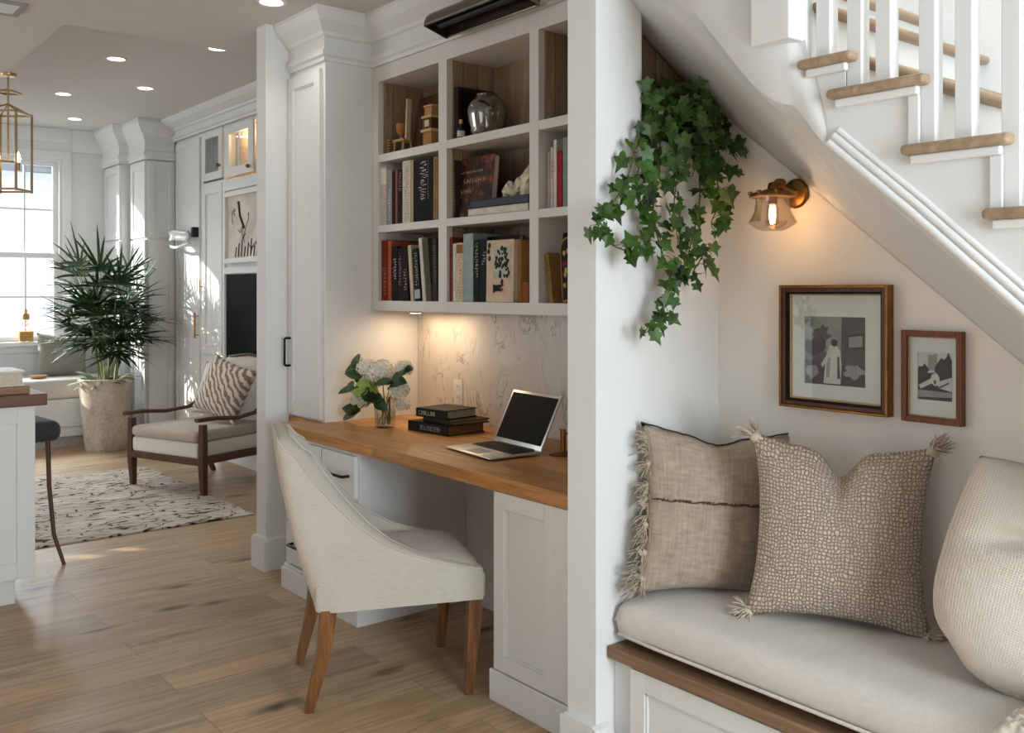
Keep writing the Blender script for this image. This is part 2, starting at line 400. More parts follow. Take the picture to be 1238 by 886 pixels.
# ================================================================== THE SETTING
m = MB(); m.box(-3.5, 3.6, -2.6, 10.1, -.06, 0); struct(m.build('floor', M['floor']), 'wide knotty oak plank floor', 'floor')
m = MB(); Z0, Z1, ZF = 2.78, 3.06, 3.0
m.box(-3.5, 1.9, -2.6, 5.2, Z0, Z1); m.box(1.9, 3.6, 2.0, 5.2, Z0, Z1); m.box(-3.5, 1.27, 5.2, 10.1, Z0, Z1)
struct(m.build('ceiling', M['ceil']), 'low white ceiling over the desk and the island', 'ceiling')
m = MB(); m.box(1.2, 3.6, 5.1, 10.1, ZF, ZF + .1); struct(m.build('ceiling_sitting_area', M['ceil']), 'raised white ceiling over the sitting area', 'ceiling')
# back wall with the window opening and an added slot for floor sun
m = MB(); WX0, WX1, WZ0, WZ1 = .95, 2.42, .94, 2.71
m.box(-2.75, WX0, 9.97, 10.1, 0, 3.06); m.box(-3.5, -3.2, 9.97, 10.1, 0, 3.06); m.box(-3.2, -2.75, 9.97, 10.1, 0, 2.4); m.box(-3.2, -2.75, 9.97, 10.1, 2.505, 3.06); m.box(WX1, 3.6, 9.97, 10.1, 0, 3.06); m.box(WX0, WX1, 9.97, 10.1, 0, WZ0); m.box(WX0, WX1, 9.97, 10.1, WZ1, 3.06)
struct(m.build('wall_back', M['wall']), 'white end wall around the sash window', 'wall')
m = MB(); m.box(-3.6, -3.5, 2.4, 6.0, 0, 3.06); m.box(-3.6, -3.5, 9.0, 10.1, 0, 3.06); m.box(-3.6, -3.5, 6.0, 9.0, 0, .8); m.box(-3.6, -3.5, 6.0, 9.0, 2.5, 3.06); m.box(-3.6, -3.5, -1.6, .2, 0, 3.06); m.box(-3.6, -3.5, .2, 2.4, 0, .9); m.box(-3.6, -3.5, .2, 2.4, 2.4, 3.06); struct(m.build('wall_left', M['wall']))  # far opening added to let fill light into the sitting area
m = MB(); m.box(2.75, 2.85, 2.12, 4.66, 0, 2.78); m.box(2.85, 3.6, 4.56, 4.66, 0, 3.0); m.box(3.5, 3.6, 4.66, 9.97, 0, 3.06)
struct(m.build('wall_right', M['wall']), 'white wall behind the desk and the far cabinets', 'wall')
m = MB(); m.box(-3.5, .6, -1.7, -1.6, 0, 3.06); m.box(1.75, 3.6, -1.7, -1.6, 0, 3.06); m.box(.6, 1.75, -1.7, -1.6, 0, .45); m.box(.6, 1.75, -1.7, -1.6, 2.45, 3.06); struct(m.build('wall_front', M['wall']), 'unseen white front wall with a wide window opening, added to limit daylight', 'wall')  # unseen wall put in to cut low daylight and raise contrast
m = MB(); m.box(2.066, 2.75, 4.55, 4.66, 0, 2.78); struct(m.build('wall_partition', M['wall']), 'narrow white wall end past the desk', 'wall')
m = MB(); m.box(1.91, 2.1, 1.98, 2.1, 0, 2.78); m.box(2.1, 2.56, 1.98, 2.1, 0, 1.905)
struct(m.build('wall_nook_side', M['wall']), 'white post and side wall between desk and bench', 'wall')
m = MB(); m.prism([(-.56, 0), (2.1, 0), (2.1, 2.14)], 'X', 2.46, 2.56); struct(m.build('wall_nook', M['nook']), 'warm white wall under the stairs', 'wall')
m = MB(); m.box(2.08, 2.56, 2.1, 2.115, 1.9, 2.5); struct(m.build('wall_niche', M['rustic']), 'rough wood panelling above the ivy ledge', 'wall')
m = MB(); m.box(2.85, 2.95, -1.0, 2.1, 0, 5.0); struct(m.build('wall_stairwell', M['wall']), 'white wall along the far side of the stairs', 'wall')
# baseboards
def base_box(m, x0, x1, y0, y1, h=.17, t=.022):
    m.box(x0 - t, x1 + t, y0 - t, y1 + t, 0, h - .02, .002); 
    m.prism([(y0 - t, h - .02), (y1 + t, h - .02), (y1 + t, h - .008), (y1 + .004, h), (y0 - .004, h), (y0 - t, h - .008)], 'X', x0 - t, x1 + t)
m = MB(); base_box(m, 2.066, 2.2, 4.55, 4.66, .165); struct(m.build('baseboard_partition', M['white']), 'white baseboard round the far wall end', 'baseboard')
m = MB(); base_box(m, 1.91, 1.93, 1.98, 2.09, .172); struct(m.build('baseboard_post', M['white']), 'white baseboard round the near post', 'baseboard')
m = MB(); m.box(2.845, 3.15, 4.66, 4.68, 0, .17, .003); m.box(3.48, 3.5, 4.68, 6.3, 0, .17, .003); struct(m.build('baseboard_right', M['white']), 'white baseboard of the far right wall', 'baseboard')
# crown mouldings
m = MB(); crown(m, [(2.463, 2.12), (2.463, 4.17), (2.2, 4.17), (2.2, 4.549)], 2.541, .84)
struct(m.build('trim_1', M['white']), 'stepped white crown moulding over bookcase and tall cabinet', 'crown moulding')
def crown2(mb, path, z, h, w):
    global CROWN
    old = CROWN; CROWN = [(u * w / .11, v * h / .285) for u, v in old]; crown(mb, path, z); CROWN = old
m = MB(); crown2(m, [(3.15, 6.5), (3.15, 8.95)], 2.82, .18, .16); crown2(m, [(3.15, 8.95), (2.885, 8.95), (2.885, 9.43), (2.8, 9.43), (2.8, 9.969)], 2.64, .36, .1)
struct(m.build('trim_2', M['white']), 'white crown moulding over the far cabinets and pilasters', 'crown moulding')
m = MB(); m.box(2.5, 2.8, 9.93, 9.969, 2.78, 3.0, .004); m.box(-3.4, 2.5, 9.955, 9.969, 2.86, 3.0, .004)
struct(m.build('trim_3', M['white']), 'plain white band over the window wall', 'trim')
# window 1
w = bpy.data.objects.new('window_1', None); COL.objects.link(w); w.location = (0, 0, 0)
tag(w, 'tall white sash window with muntins and bright daylight outside', 'window', kind='structure')
m = MB()
for (a, b, c, d) in ((WX0 - .08, WX0, WZ0, WZ1 + .07), (WX1, WX1 + .075, WZ0, WZ1 + .07), (WX0, WX1, WZ1, WZ1 + .07)): m.box(a, b, 9.945, 9.969, c, d, .003)
m.build('casing', M['white'], w)
m = MB()
for (a, b, c, d) in ((WX0, WX0 + .03, WZ0, WZ1), (WX1 - .03, WX1, WZ0, WZ1), (WX0 + .03, WX1 - .03, WZ1 - .03, WZ1)): m.box(a, b, 9.975, 10.09, c, d)
m.build('jamb', M['white'], w)
def sash(y, z0, z1, nm):
    m = MB(); a, b = WX0 + .03, WX1 - .03
    m.box(a, a + .045, y, y + .035, z0, z1, .003); m.box(b - .045, b, y, y + .035, z0, z1, .003); m.box(a + .045, b - .045, y, y + .035, z0, z0 + .05, .003); m.box(a + .045, b - .045, y, y + .035, z1 - .045, z1, .003)
    f = m.build(nm, M['white'], w)
    m = MB(); n = 5
    for i in range(1, n): x = a + .02 + (b - a - .04) * i / n; m.box(x - .008, x + .008, y + .008, y + .028, z0 + .04, z1 - .04)
    zm = (z0 + z1) / 2; m.box(a + .04, b - .04, y + .009, y + .027, zm - .008, zm + .008); m.build('muntin_bars', M['white'], f)
    m = MB(); m.box(a + .04, b - .04, y + .016, y + .02, z0 + .04, z1 - .04); m.build('pane', M['pane'], f)
sash(10.03, 1.74, WZ1 - .03, 'upper_sash'); sash(9.99, WZ0, 1.79, 'lower_sash')
m = MB(); m.box(WX0 - .12, WX1 + .12, 9.86, 9.99, .9, .94, .006); m.box(WX0 - .09, WX1 + .09, 9.945, 9.969, .83, .9, .003); m.build('sill', M['white'], w)

w2 = bpy.data.objects.new('window_2', None); COL.objects.link(w2); tag(w2, 'narrow high barred window far left on the end wall', 'window', kind='structure')  # unseen opening added so the sun streaks the floor
m = MB()
for (a, b, c, d) in ((-3.0, -2.95, 2.4, 2.505),): m.box(a, b, 10.0, 10.06, c, d)
m.build('bars', M['white'], w2)
# ---- neighbouring house outside the window
hs = thing('exterior_house', 'pale clapboard house beyond the sash window', 'house', (3.2, 14.2, 0)); hs['kind'] = 'thing'
m = MB()
for i in range(34): m.prism([(0, i * .14), (-.022, i * .14), (0, i * .14 + .14)], 'X', -1.6, 2.2)
m.box(-1.6, 2.2, 0, .3, 0, 4.76); m.build('siding', M['siding'], hs)
m = MB(); m.prism([(-.35, 3.0), (-.3, 3.16), (.6, 3.5), (.6, 3.3)], 'X', -1.75, .1); m.build('porch_roof', M['slate'], hs)
m = MB(); m.tube([(-.3, -.36, 3.05), (.1, -.36, 3.05), (.12, -.2, 2.7)], .05, 8); m.build('gutter', M['slate'], hs, 60)
m = MB()
for (a, b, c, d) in ((-1.3, -1.24, .8, 2.1), (-.62, -.56, .8, 2.1), (-1.24, -.62, 2.04, 2.1), (-1.24, -.62, .8, .86)): m.box(a, b, -.06, 0, c, d)
wf = m.build('window', M['slate'], hs); m = MB(); m.box(-1.24, -.62, -.03, -.02, .86, 2.04); m.build('pane', M['outglass'], wf)

# ---- recessed ceiling lights
def downlight(x, y, z, label, r=.055):
    t = thing('recessed_downlight', label, 'ceiling light', (x, y, z), (0, 0, 0), 'recessed ceiling lights')
    m = MB(); m.lathe([(r, -.004), (r + .016, -.006), (r + .018, 0), (r, 0)], 28, cap0=False, cap1=False); m.build('trim_ring', M['white'], t, 40)
    m = MB(); m.lathe([(0.0005, -.003), (r, -.003), (r, -.001), (.0005, -.001)], 28); m.build('lens', M['lamp'], t)
    l = bpy.data.lights.new('downlight_beam', 'SPOT'); l.energy = 10; l.spot_size = 2.3; l.spot_blend = .9; l.color = (1, .93, .84); l.shadow_soft_size = .06
    o = bpy.data.objects.new('downlight_beam', l); COL.objects.link(o); o.parent = t; o.location = (0, 0, -.02)
downlight(1.931, 4.19, 2.78, 'round ceiling light nearest the tall cabinet crown')
downlight(2.4, 6.02, 3.0, 'ceiling light at the step in the ceiling by the crown of the far cabinets')
downlight(1.97, 6.72, 3.0, 'ceiling light just past the corner of the ceiling step')
downlight(2.43, 7.55, 3.0, 'middle ceiling light between the step and the pilasters')
downlight(1.99, 8.18, 3.0, 'ceiling light nearest the brass lantern')
downlight(2.36, 9.3, 3.0, 'farthest ceiling light close to the window wall')
v = thing('ceiling_vent', 'grey framed ceiling vent near the upper left corner', 'vent', (1.0, 5.06, 2.78))
m = MB()
for (a, b, c, d) in ((-.3, .05, -.12, -.09), (-.3, .05, .09, .12), (-.3, -.27, -.09, .09), (.02, .05, -.09, .09)): m.box(a, b, c, d, -.012, 0, .003)
m.build('frame', mat('vent_metal', '#8d8a86', .5), v)
m = MB()
for i in range(9): m.box(-.27, .02, -.085 + i * .02, -.075 + i * .02, -.01, -.002)
m.build('slats', M['white'], v)

# ================================================================== MILLWORK
# bookcase
YS = [(2.14, 2.881), (2.938, 3.517), (3.583, 4.113)]; BX, BK = 2.463, 2.748
ZR = [(1.373, 1.712), (1.747, 2.062), (2.1, 2.463)]
bc = thing('bookcase', 'white wall bookcase with nine cubbies above the oak desk', 'bookcase', (2.463, 3.15, 1.324))
def L(m, x0, x1, y0, y1, z0, z1, bev=.0015): m.box(x0 - 2.463, x1 - 2.463, y0 - 3.15, y1 - 3.15, z0 - 1.324, z1 - 1.324, bev)
m = MB()
for a, b in ((2.125, 2.14), (2.881, 2.938), (3.517, 3.583), (4.113, 4.169)): L(m, BX, BK, a, b, 1.324, 2.541)
for a, b in ((1.324, 1.373), (2.463, 2.541)): L(m, BX + .0005, BK, 2.125, 4.169, a, b)
m.build('carcass', M['white_shelf'], bc)
for a, b in ((1.712, 1.747), (2.062, 2.1)):
    for (y0, y1) in YS: m = MB(); L(m, BX + .001, BK - .014, y0, y1, a, b); m.build('shelf', M['white_shelf'], bc)
m = MB(); L(m, BK - .014, BK, 2.14, 4.113, 1.373, 2.463, 0); m.build('back_panel', M['rustic'], bc)
m = MB()
for (k, j) in ((2, 0), (2, 1), (2, 2), (1, 1), (0, 1)):
    m = MB(); y0, y1 = YS[j]; z0, z1 = ZR[k]
    L(m, BX + .03, BK - .015, y1 - .006, y1 - .0005, z0 + .001, z1 - .001, 0); m.build('side_lining', M['rustic'], bc)
    m = MB(); L(m, BX + .03, BK - .015, y0 + .0005, y0 + .006, z0 + .001, z1 - .001, 0); m.build('side_lining', M['rustic'], bc)
# under-cabinet puck light
p = thing('under_cabinet_spotlight', 'small warm light under the left end of the bookcase', 'light', (2.6, 3.98, 1.324))
m = MB(); m.lathe([(.001, -.012), (.03, -.012), (.034, -.008), (.034, 0), (.001, 0)], 24); m.build('housing', M['chrome'], p, 40)
m = MB(); m.lathe([(.001, -.014), (.026, -.014), (.026, -.012), (.001, -.012)], 24); m.build('lens', M['lamp'], p)
def area(name, loc, rot, sx, sy, e, col, parent=None, spread=PI):
    l = bpy.data.lights.new(name, 'AREA'); l.shape = 'RECTANGLE'; l.size = sx; l.size_y = sy; l.energy = e; l.color = col; l.spread = spread
    o = bpy.data.objects.new(name, l); COL.objects.link(o); o.location = loc; o.rotation_euler = rot
    if parent: o.parent = parent
    return o
area('puck_beam', (0, -.1, -.02), (0, 0, 0), .1, .36, 1.9, (1, .72, .45), p)
# tall cabinet on the desk
tc = thing('tall_cabinet', 'tall white cabinet standing on the desk end beside the bookcase', 'cabinet', (2.2, 4.36, .78))
def L(m, x0, x1, y0, y1, z0, z1, bev=.0015): m.box(x0 - 2.2, x1 - 2.2, y0 - 4.36, y1 - 4.36, z0 - .78, z1 - .78, bev)
m = MB(); L(m, 2.201, 2.745, 4.171, 4.549, .78, 2.76); m.build('body', M['white'], tc)
m = MB(); panel_x(m, -.018, -.165, .185, .012, 1.73, .062, .019, .011); dr = m.build('door', M['white'], tc)
m = MB(); hy = .15
m.tube([(-.018, hy, .26), (-.045, hy, .26), (-.05, hy, .265), (-.05, hy, .395), (-.045, hy, .40), (-.018, hy, .40)], .006, 8, square=False); m.build('handle', M['black'], dr, 50)
# desk pedestal with drawers
pd = thing('drawer_pedestal', 'white drawer pedestal under the far end of the desk', 'drawer unit', (2.04, 3.9, 0))
def L(m, x0, x1, y0, y1, z0, z1, bev=.0015): m.box(x0 - 2.04, x1 - 2.04, y0 - 3.9, y1 - 3.9, z0, z1, bev)
m = MB(); L(m, 2.04, 2.5985, 3.556, 4.25, .1, .729); L(m, 2.2, 2.5985, 4.25, 4.549, .0, .729); m.build('body', M['white'], pd)
m = MB(); L(m, 2.012, 2.58, 3.53, 4.26, 0, .1, .002); L(m, 2.022, 2.58, 3.545, 4.255, .1, .118, .004); m.build('plinth', M['white'], pd)
for (a, b) in ((.535, .715), (.335, .525), (.13, .325)):
  for (y0, y1) in ((-.33, -.035), (-.025, .325)):
    m = MB(); m.box(-.018, 0, y0, y1, a, b, .002); d = m.build('drawer', M['white'], pd)
    m = MB(); zc = (a + b) / 2; yc = (y0 + y1) / 2; m.tube([(-.018, yc - .1, zc), (-.05, yc - .095, zc), (-.052, yc - .085, zc), (-.052, yc + .085, zc), (-.05, yc + .095, zc), (-.018, yc + .1, zc)], .0065, 8); m.build('handle', M['black'], d, 50)
# right base cabinet
rc = thing('base_cabinet', 'white panelled base cabinet under the near end of the desk', 'cabinet', (2.04, 2.36, 0))
def L(m, x0, x1, y0, y1, z0, z1, bev=.0015): m.box(x0 - 2.04, x1 - 2.04, y0 - 2.36, y1 - 2.36, z0, z1, bev)
m = MB(); L(m, 2.045, 2.6, 2.102, 2.611, .1, .729); m.build('body', M['white'], rc)
m = MB(); L(m, 2.02, 2.6, 2.125, 2.628, 0, .108, .003); m.build('plinth', M['white'], rc)
m = MB(); panel_x(m, -.014, -.075, .25, .112, .727, .055, .019, .017, .006); m.box(-.014, .005, -.235, -.0745, .112, .727, .0015); m.build('door', M['white'], rc)
m = MB(); m.box(2.6, 2.62, 2.11, 4.549, 0, .729); m.box(2.585, 2.6, 2.63, 3.529, 0, .13, .003); struct(m.build('wall_kneehole', M['white']), 'white back panel of the desk kneehole', 'wall')
# worktop
m = MB(); m.prism([(2.02, 2.103), (2.735, 2.123), (2.735, 4.548), (2.19, 4.548), (2.19, 4.335), (2.02, 4.335)], 'Z', .73, .78, bev=.003)
wk = tag(m.build('desk_worktop', M['desk']), 'long oak desk top along the bookcase wall', 'desk top')
m = MB(); m.box(2.735, 2.749, 2.123, 4.168, .78, 1.323); struct(m.build('wall_backsplash', M['marble']), 'veined cream marble splashback above the desk', 'wall')
o = thing('wall_outlet', 'white double outlet on the marble splashback', 'outlet', (2.735, 3.8, .925))
m = MB(); m.box(-.006, 0, -.036, .036, -.06, .06, .003); m.build('plate', M['ceramic'], o)
m = MB()
for z in (-.026, .026): m.box(-.009, -.006, -.017, .017, z - .017, z + .017, .003)
q = m.build('sockets', M['ceramic'], o)
m = MB()
for z in (-.026, .026):
    m = MB()
    for y in (-.006, .006): m.box(-.0095, -.009, y - .0012, y + .0012, z - .002, z + .008)
    m.box(-.0095, -.009, -.0072, .0072, z - .0025, z - .0015); m.build('slots', M['darkplastic'], q)
# picture light above the bookcase
pl = thing('picture_light', 'polished nickel picture light over the bookcase top', 'picture light', (2.34, 3.1, 2.56))
m = MB(); N = 20
def hood(a, b):
    th = math.radians(-120 + 210 * b); r = .07
    return (-.0 - r * math.sin(th) * .9, -.3 + .62 * a, .0 + r * math.cos(th))
m.grid(hood, 24, N); m.build('hood', M['chrome'], pl, 60, solid=.003)
m = MB(); m.tube([(.0, -.27, .01), (.0, .29, .01)], .016, 12); m.build('lamp_tube', M['bulb'] if False else M['darkplastic'], pl, 60)
m = MB()
for y in (-.3, .32): m = MB(); m.prism([(-.07 * math.sin(t_) * .9, .07 * math.cos(t_)) for t_ in [math.radians(-120 + 17.5 * i) for i in range(13)]], 'Y', y - .003, y + .003); m.build('end_cap', M['chrome'], pl, 30)
m = MB(); m.tube([(.0, .0, .06), (.05, .0, .075), (.118, .0, .03)], .009, 8); m.lathe([(.001, 0), (.035, 0), (.035, .008), (.001, .008)], 24, TR((.118, 0, .03), (0, -PI / 2, 0))); m.build('arm', M['brass_dark'], pl, 50)

# ---- bench
bn = thing('window_bench', 'built-in white panelled bench with oak edge under the stairs', 'bench', (1.98, 1.2, 0))
def L(m, x0, x1, y0, y1, z0, z1, bev=.0015): m.box(x0 - 1.98, x1 - 1.98, y0 - 1.2, y1 - 1.2, z0, z1, bev)
m = MB(); L(m, 1.985, 2.459, .1, 1.979, 0, .355); L(m, 1.972, 2.4, .1, 1.979, 0, .1, .003); m.build('box', M['white'], bn)
for (a, b) in ((1.22, 1.9), (.5, 1.18)):
    m = MB(); panel_x(m, -.012, a - 1.2, b - 1.2, .115, .345, .055, .018, .01); m.build('panel', M['white'], bn)
m = MB(); L(m, 1.952, 2.459, .1, 1.979, .355, .39, .004); m.build('oak_top', M['ledge'], bn)
bn.name = 'storage_bench'

# ---- staircase
st = thing('staircase', 'white staircase with oak treads rising over the bench nook', 'staircase', (1.95, .8, 0))
RISE, RUN = .1475, .172
steps = [(k, .837 + RUN * (k - 1), 1.733 + RISE * (k - 1)) for k in range(-11, 3)]
steps += [(3, 1.178, 1.962), (4, 1.29, 2.11), (5, 1.46, 2.257), (6, 1.63, 2.405), (7, 1.8, 2.55)]
low = [(-.716, 0), (.819, 1.367), (1.053, 1.58), (1.254, 1.753), (1.286, 1.792), (1.331, 1.851), (1.347, 1.864), (1.378, 1.872), (1.413, 1.892), (1.462, 1.934), (1.513, 1.992), (1.579, 2.075), (1.676, 2.194), (1.8, 2.285), (1.95, 2.345), (2.1, 2.40)]
top = []
for i, (k, y, z) in enumerate(steps):
    if z < .1: continue
    yn = steps[i + 1][1] + .03 if i + 1 < len(steps) else 1.97
    top += [(y + .03, z - .022), (yn, z - .022)]
T0 = [(a - .8, b) for a, b in top]; Lo = [(a - .8, b) for a, b in low]
m = MB(); m.prism([(top[0][0] - .8, 0)] + T0 + [(1.17, 2.528)] + Lo[::-1][1:] if False else [(top[0][0] - .8, 0)] + T0 + Lo[::-1], 'X', 0, .03)
m.build('stringer', M['white'], st)
m = MB()
for i, (k, y, z) in enumerate(steps):
    if z < .1: continue
    zb = steps[i - 1][2] if i else 0
    m.box(.03, .9, y + .03 - .8, y + .045 - .8, max(0, zb - .022), z - .022)
m.build('risers', M['white'], st)
for k, y, z in steps:
    if z < .1: continue
    last = {2: .232, 3: .14, 4: .2}.get(k, .225)
    m = MB(); m.box(-.03 if k < 4 else .032, .9, y - .8, y - .8 + last, z - .023, z, .0095, seg=3); td = m.build('tread', M['tread'], st, 40)
    if k > 3: continue
    m = MB(); m.box(-.016, .0, y + .02 - .8, y - .8 + last - .015, z - .042, z - .023, .004)
    if k < 3: m.box(-.008, .0, y + .02 - .8, y + .045 - .8, z - RISE + .0, z - .042, .002)
    m.build('tread_moulding', M['white'], td)
# soffit: a leaning plaster plane from the outer string to the wall
def soff(a, b):
    P = low; s = a * (len(P) - 1); i = min(int(s), len(P) - 2); f = s - i
    y = P[i][0] + (P[i + 1][0] - P[i][0]) * f; z = P[i][1] + (P[i + 1][1] - P[i][1]) * f
    yi = min(y, 2.1); zi = 1.23 + .805 * (yi - 1.033)
    if y > 1.25: zi = zi
    e = b
    return (.002 + .52 * b, y + (yi - y) * b - .8, z + (zi - z) * e)
m = MB(); m.grid(soff, (len(low) - 1) * 4, 10); m.build('soffit', M['wall'], st, 180, solid=.012)
# bead along the lower edge, plus the swelling curved end of the string
m = MB()
seg = [(-.6, .104), (.819, 1.367), (1.053, 1.58), (1.254, 1.753)]
for o_, r in ((.012, .012), (.031, .0105), (.047, .007)): m.tube([(-.002, a - .8 - o_ * .66, b + o_ * .75) for a, b in seg], r, 10)
m.build('string_bead', M['white'], st, 80)
def swell(a, b):
    P = [q for q in low if q[0] >= 1.254]; s = a * (len(P) - 1); i = min(int(s), len(P) - 2); f = s - i
    y = P[i][0] + (P[i + 1][0] - P[i][0]) * f; z = P[i][1] + (P[i + 1][1] - P[i][1]) * f
    k = math.sin(min(1, a * 2.2) * PI / 2) * .022
    x = -k * math.sin(PI * min(1, b * 1.35 + .0)) if b < .74 else -k * 0.0
    zt = z + .34 * b * min(1, a * 3 + .15)
    return (x - .002, y - .8 - .0 * b, zt)
m = MB(); m.grid(swell, 40, 14); m.build('curved_string_end', M['white'], st, 180)
m = MB(); m.box(-.06, .035, 1.315 - .8, 1.425 - .8, 2.01, 3.25, .004); m.build('newel_post', M['white'], st)
BAL = [(.846, 1.585), (.77, 1.585), (.69, 1.437), (.6, 1.437), (.515, 1.29), (.43, 1.29), (.345, 1.143), (.26, 1.143), (.17, .995), (.09, .995), (1.018, 1.733), (.94, 1.733), (1.188, 1.88), (1.118, 1.88), (1.331, 1.962), (1.268, 1.962)]
for (y, z) in BAL:
    m = MB(); h = 1.0 + (y - .8) * .15; m.box(.004, .04, y - .018 - .8, y + .018 - .8, z, z + .78 + .86 * (y - .8) - (z - 1.69), .002); m.build('baluster', M['white'], st)
m = MB(); m.tube([(.018, .05 - .8, 1.823), (.018, 1.37 - .8, 2.96)], .03, 12, flat=.8); m.build('handrail', M['tread_side'], st, 60)

# ================================================================== FAR ROOM
def pil(name, x0, x1, y0, y1, label):
    t = thing(name, label, 'cabinet', (x0, y0, 0))
    m = MB(); m.box(.02, x1 - x0, .02, y1 - y0, 0, 2.62 if 'pilaster' in name else 2.8); m.build('body', M['white'], t)
    return t
for (x0, y0, y1, lab) in ((2.885, 8.95, 9.43, 'white panelled pilaster cupboard beside the far cabinet run'), (2.8, 9.43, 9.969, 'white panelled pilaster cupboard in the corner by the window')):
    t = thing('pilaster_cupboard', lab, 'cupboard', (x0, y0, 0))
    m = MB(); m.box(.02, 3.49 - x0, .02, y1 - y0 - .001, 0, 2.98); m.build('body', M['white'], t)
    for (a, b) in ((.1, .98), (1.0, 1.9), (1.92, 2.63)):
        m = MB(); panel_x(m, 0, .03, y1 - y0 - .03, a, b, .07, .02, .012); m.build('panel', M['white'], t)
        if y0 < 9: m = MB(); panel_y(m, 0, .03, .27, a, b, .055, .02, .012); m.build('panel', M['white'], t)
XC = 3.15
def unit(y0, y1, label):
    t = thing('built_in_cabinet', label, 'cabinet', (XC, y0, 0), group='far built-in cabinets')
    m = MB(); m.box(.02, .03, .001, y1 - y0 - .001, 0, 2.98) if False else None
    m = MB(); m.box(-.006, .34, .0, y1 - y0 - .002, 0, .1, .003); m.build('plinth', M['white'], t)
    return t, y1 - y0
# end unit: tall flat door with a long brass pull
t, w_ = unit(8.295, 8.949, 'tall plain white cabinet with long brass pull beside the pilasters')
m = MB(); m.box(.02, .34, 0, w_ - .002, .1, 2.98); m.build('body', M['white'], t)
m = MB(); panel_x(m, 0, .03, w_ - .03, .12, 2.79, .05, .02, .006); d = m.build('door', M['white'], t)
m = MB(); m.tube([(-.035, .045, 1.0), (-.035, .045, 1.23)], .009, 10); m.tube([(0, .045, 1.03), (-.035, .045, 1.03)], .005, 8); m.tube([(0, .045, 1.2), (-.035, .045, 1.2)], .005, 8); m.build('pull', M['brass'], d, 50)
# middle unit: small glazed door over a tall narrow door
t, w_ = unit(7.795, 8.293, 'narrow white cabinet with small knobbed glass door over tall door')
m = MB(); m.box(.02, .34, 0, w_ - .002, .1, 2.37); m.box(.02, .34, 0, w_ - .002, 2.82, 2.98); m.box(.3, .34, 0, w_ - .002, 2.37, 2.82); m.box(.02, .3, 0, .02, 2.37, 2.82); m.box(.02, .3, w_ - .022, w_ - .002, 2.37, 2.82); m.build('body', M['white'], t)
m = MB(); panel_x(m, 0, .02, w_ - .03, .88, 2.34, .075, .02, .014); d = m.build('door', M['white'], t)
m = MB(); m.tube([(-.03, w_ - .06, 1.4), (-.03, w_ - .06, 1.52)], .006, 8); m.tube([(0, w_ - .06, 1.46), (-.03, w_ - .06, 1.46)], .005, 8); m.build('pull', M['brass'], d, 50)
m = MB(); panel_x(m, 0, .02, w_ - .03, .12, .86, .075, .02, .012); m.build('door', M['white'], t)
m = MB()
for (a, b, c, e) in ((.02, .095, 2.385, 2.815), (w_ - .105, w_ - .03, 2.385, 2.815), (.095, w_ - .105, 2.385, 2.45), (.095, w_ - .105, 2.75, 2.815)): m.box(0, .02, a, b, c, e, .002)
d = m.build('glass_door', M['white'], t)
m = MB(); m.box(.008, .012, .09, w_ - .1, 2.44, 2.76); m.build('pane', M['pane'], d)
m = MB(); m.ball((-.022, .05, 2.49), .017); m.tube([(0, .05, 2.49), (-.02, .05, 2.49)], .007, 8); m.build('knob', M['brass_dark'], d, 60)
# third unit: lit glazed cupboard, recess for the picture, firebox
t, w_ = unit(6.52, 7.793, 'white cabinet with lit glass cupboard above the picture and dark firebox')
m = MB(); m.box(.02, .34, 0, w_ - .002, .1, 2.36); m.box(.02, .34, 0, w_ - .002, 2.8, 2.98); m.box(.3, .34, 0, w_ - .002, 2.36, 2.8); m.box(.02, .3, 0, .64, 2.36, 2.8); m.box(.02, .3, w_ - .022, w_ - .002, 2.36, 2.8); m.build('body', M['white'], t)
m = MB(); a0, a1 = .66, w_ - .03
for (a, b, c, e) in ((a0, a0 + .1, 2.375, 2.8), (a1 - .1, a1, 2.375, 2.8), (a0 + .1, a1 - .1, 2.375, 2.45), (a0 + .1, a1 - .1, 2.73, 2.8)): m.box(0, .02, a, b, c, e, .002)
m.box(.004, .016, (a0 + a1) / 2 - .012, (a0 + a1) / 2 + .012, 2.45, 2.73)
d = m.build('glass_door', M['white'], t)
m = MB(); m.box(.008, .012, a0 + .09, a1 - .09, 2.44, 2.74); m.build('pane', M['pane'], d)
m = MB(); m.box(.1, .11, a0 + .03, a1 - .03, 2.36, 2.79); m.build('back_board', tone('#d9b98c', .7), t)
m = MB(); m.ball((-.022, a0 + .05, 2.42), .017); m.build('knob', M['brass_dark'], d, 60)
l = bpy.data.lights.new('cupboard_light', 'POINT'); l.energy = 2.2; l.color = (1, .72, .42); l.shadow_soft_size = .03
o = bpy.data.objects.new('cupboard_light', l); COL.objects.link(o); o.parent = t; o.location = (.06, (a0 + a1) / 2, 2.72)
m = MB()
for (a, b, c, e) in ((.03, .07, .82, 2.33), (w_ - .045, w_ - .005, .82, 2.33), (.07, w_ - .045, 2.26, 2.33), (.07, w_ - .045, 1.565, 1.62), (.07, w_ - .045, .82, .86)): m.box(-.004, .02, a, b, c, e, .003)
m.build('face_frame', M['white'], t)
m = MB(); m.box(.004, .02, .08, w_ - .07, .862, 1.56); fb = m.build('firebox', M['firebox'], t)
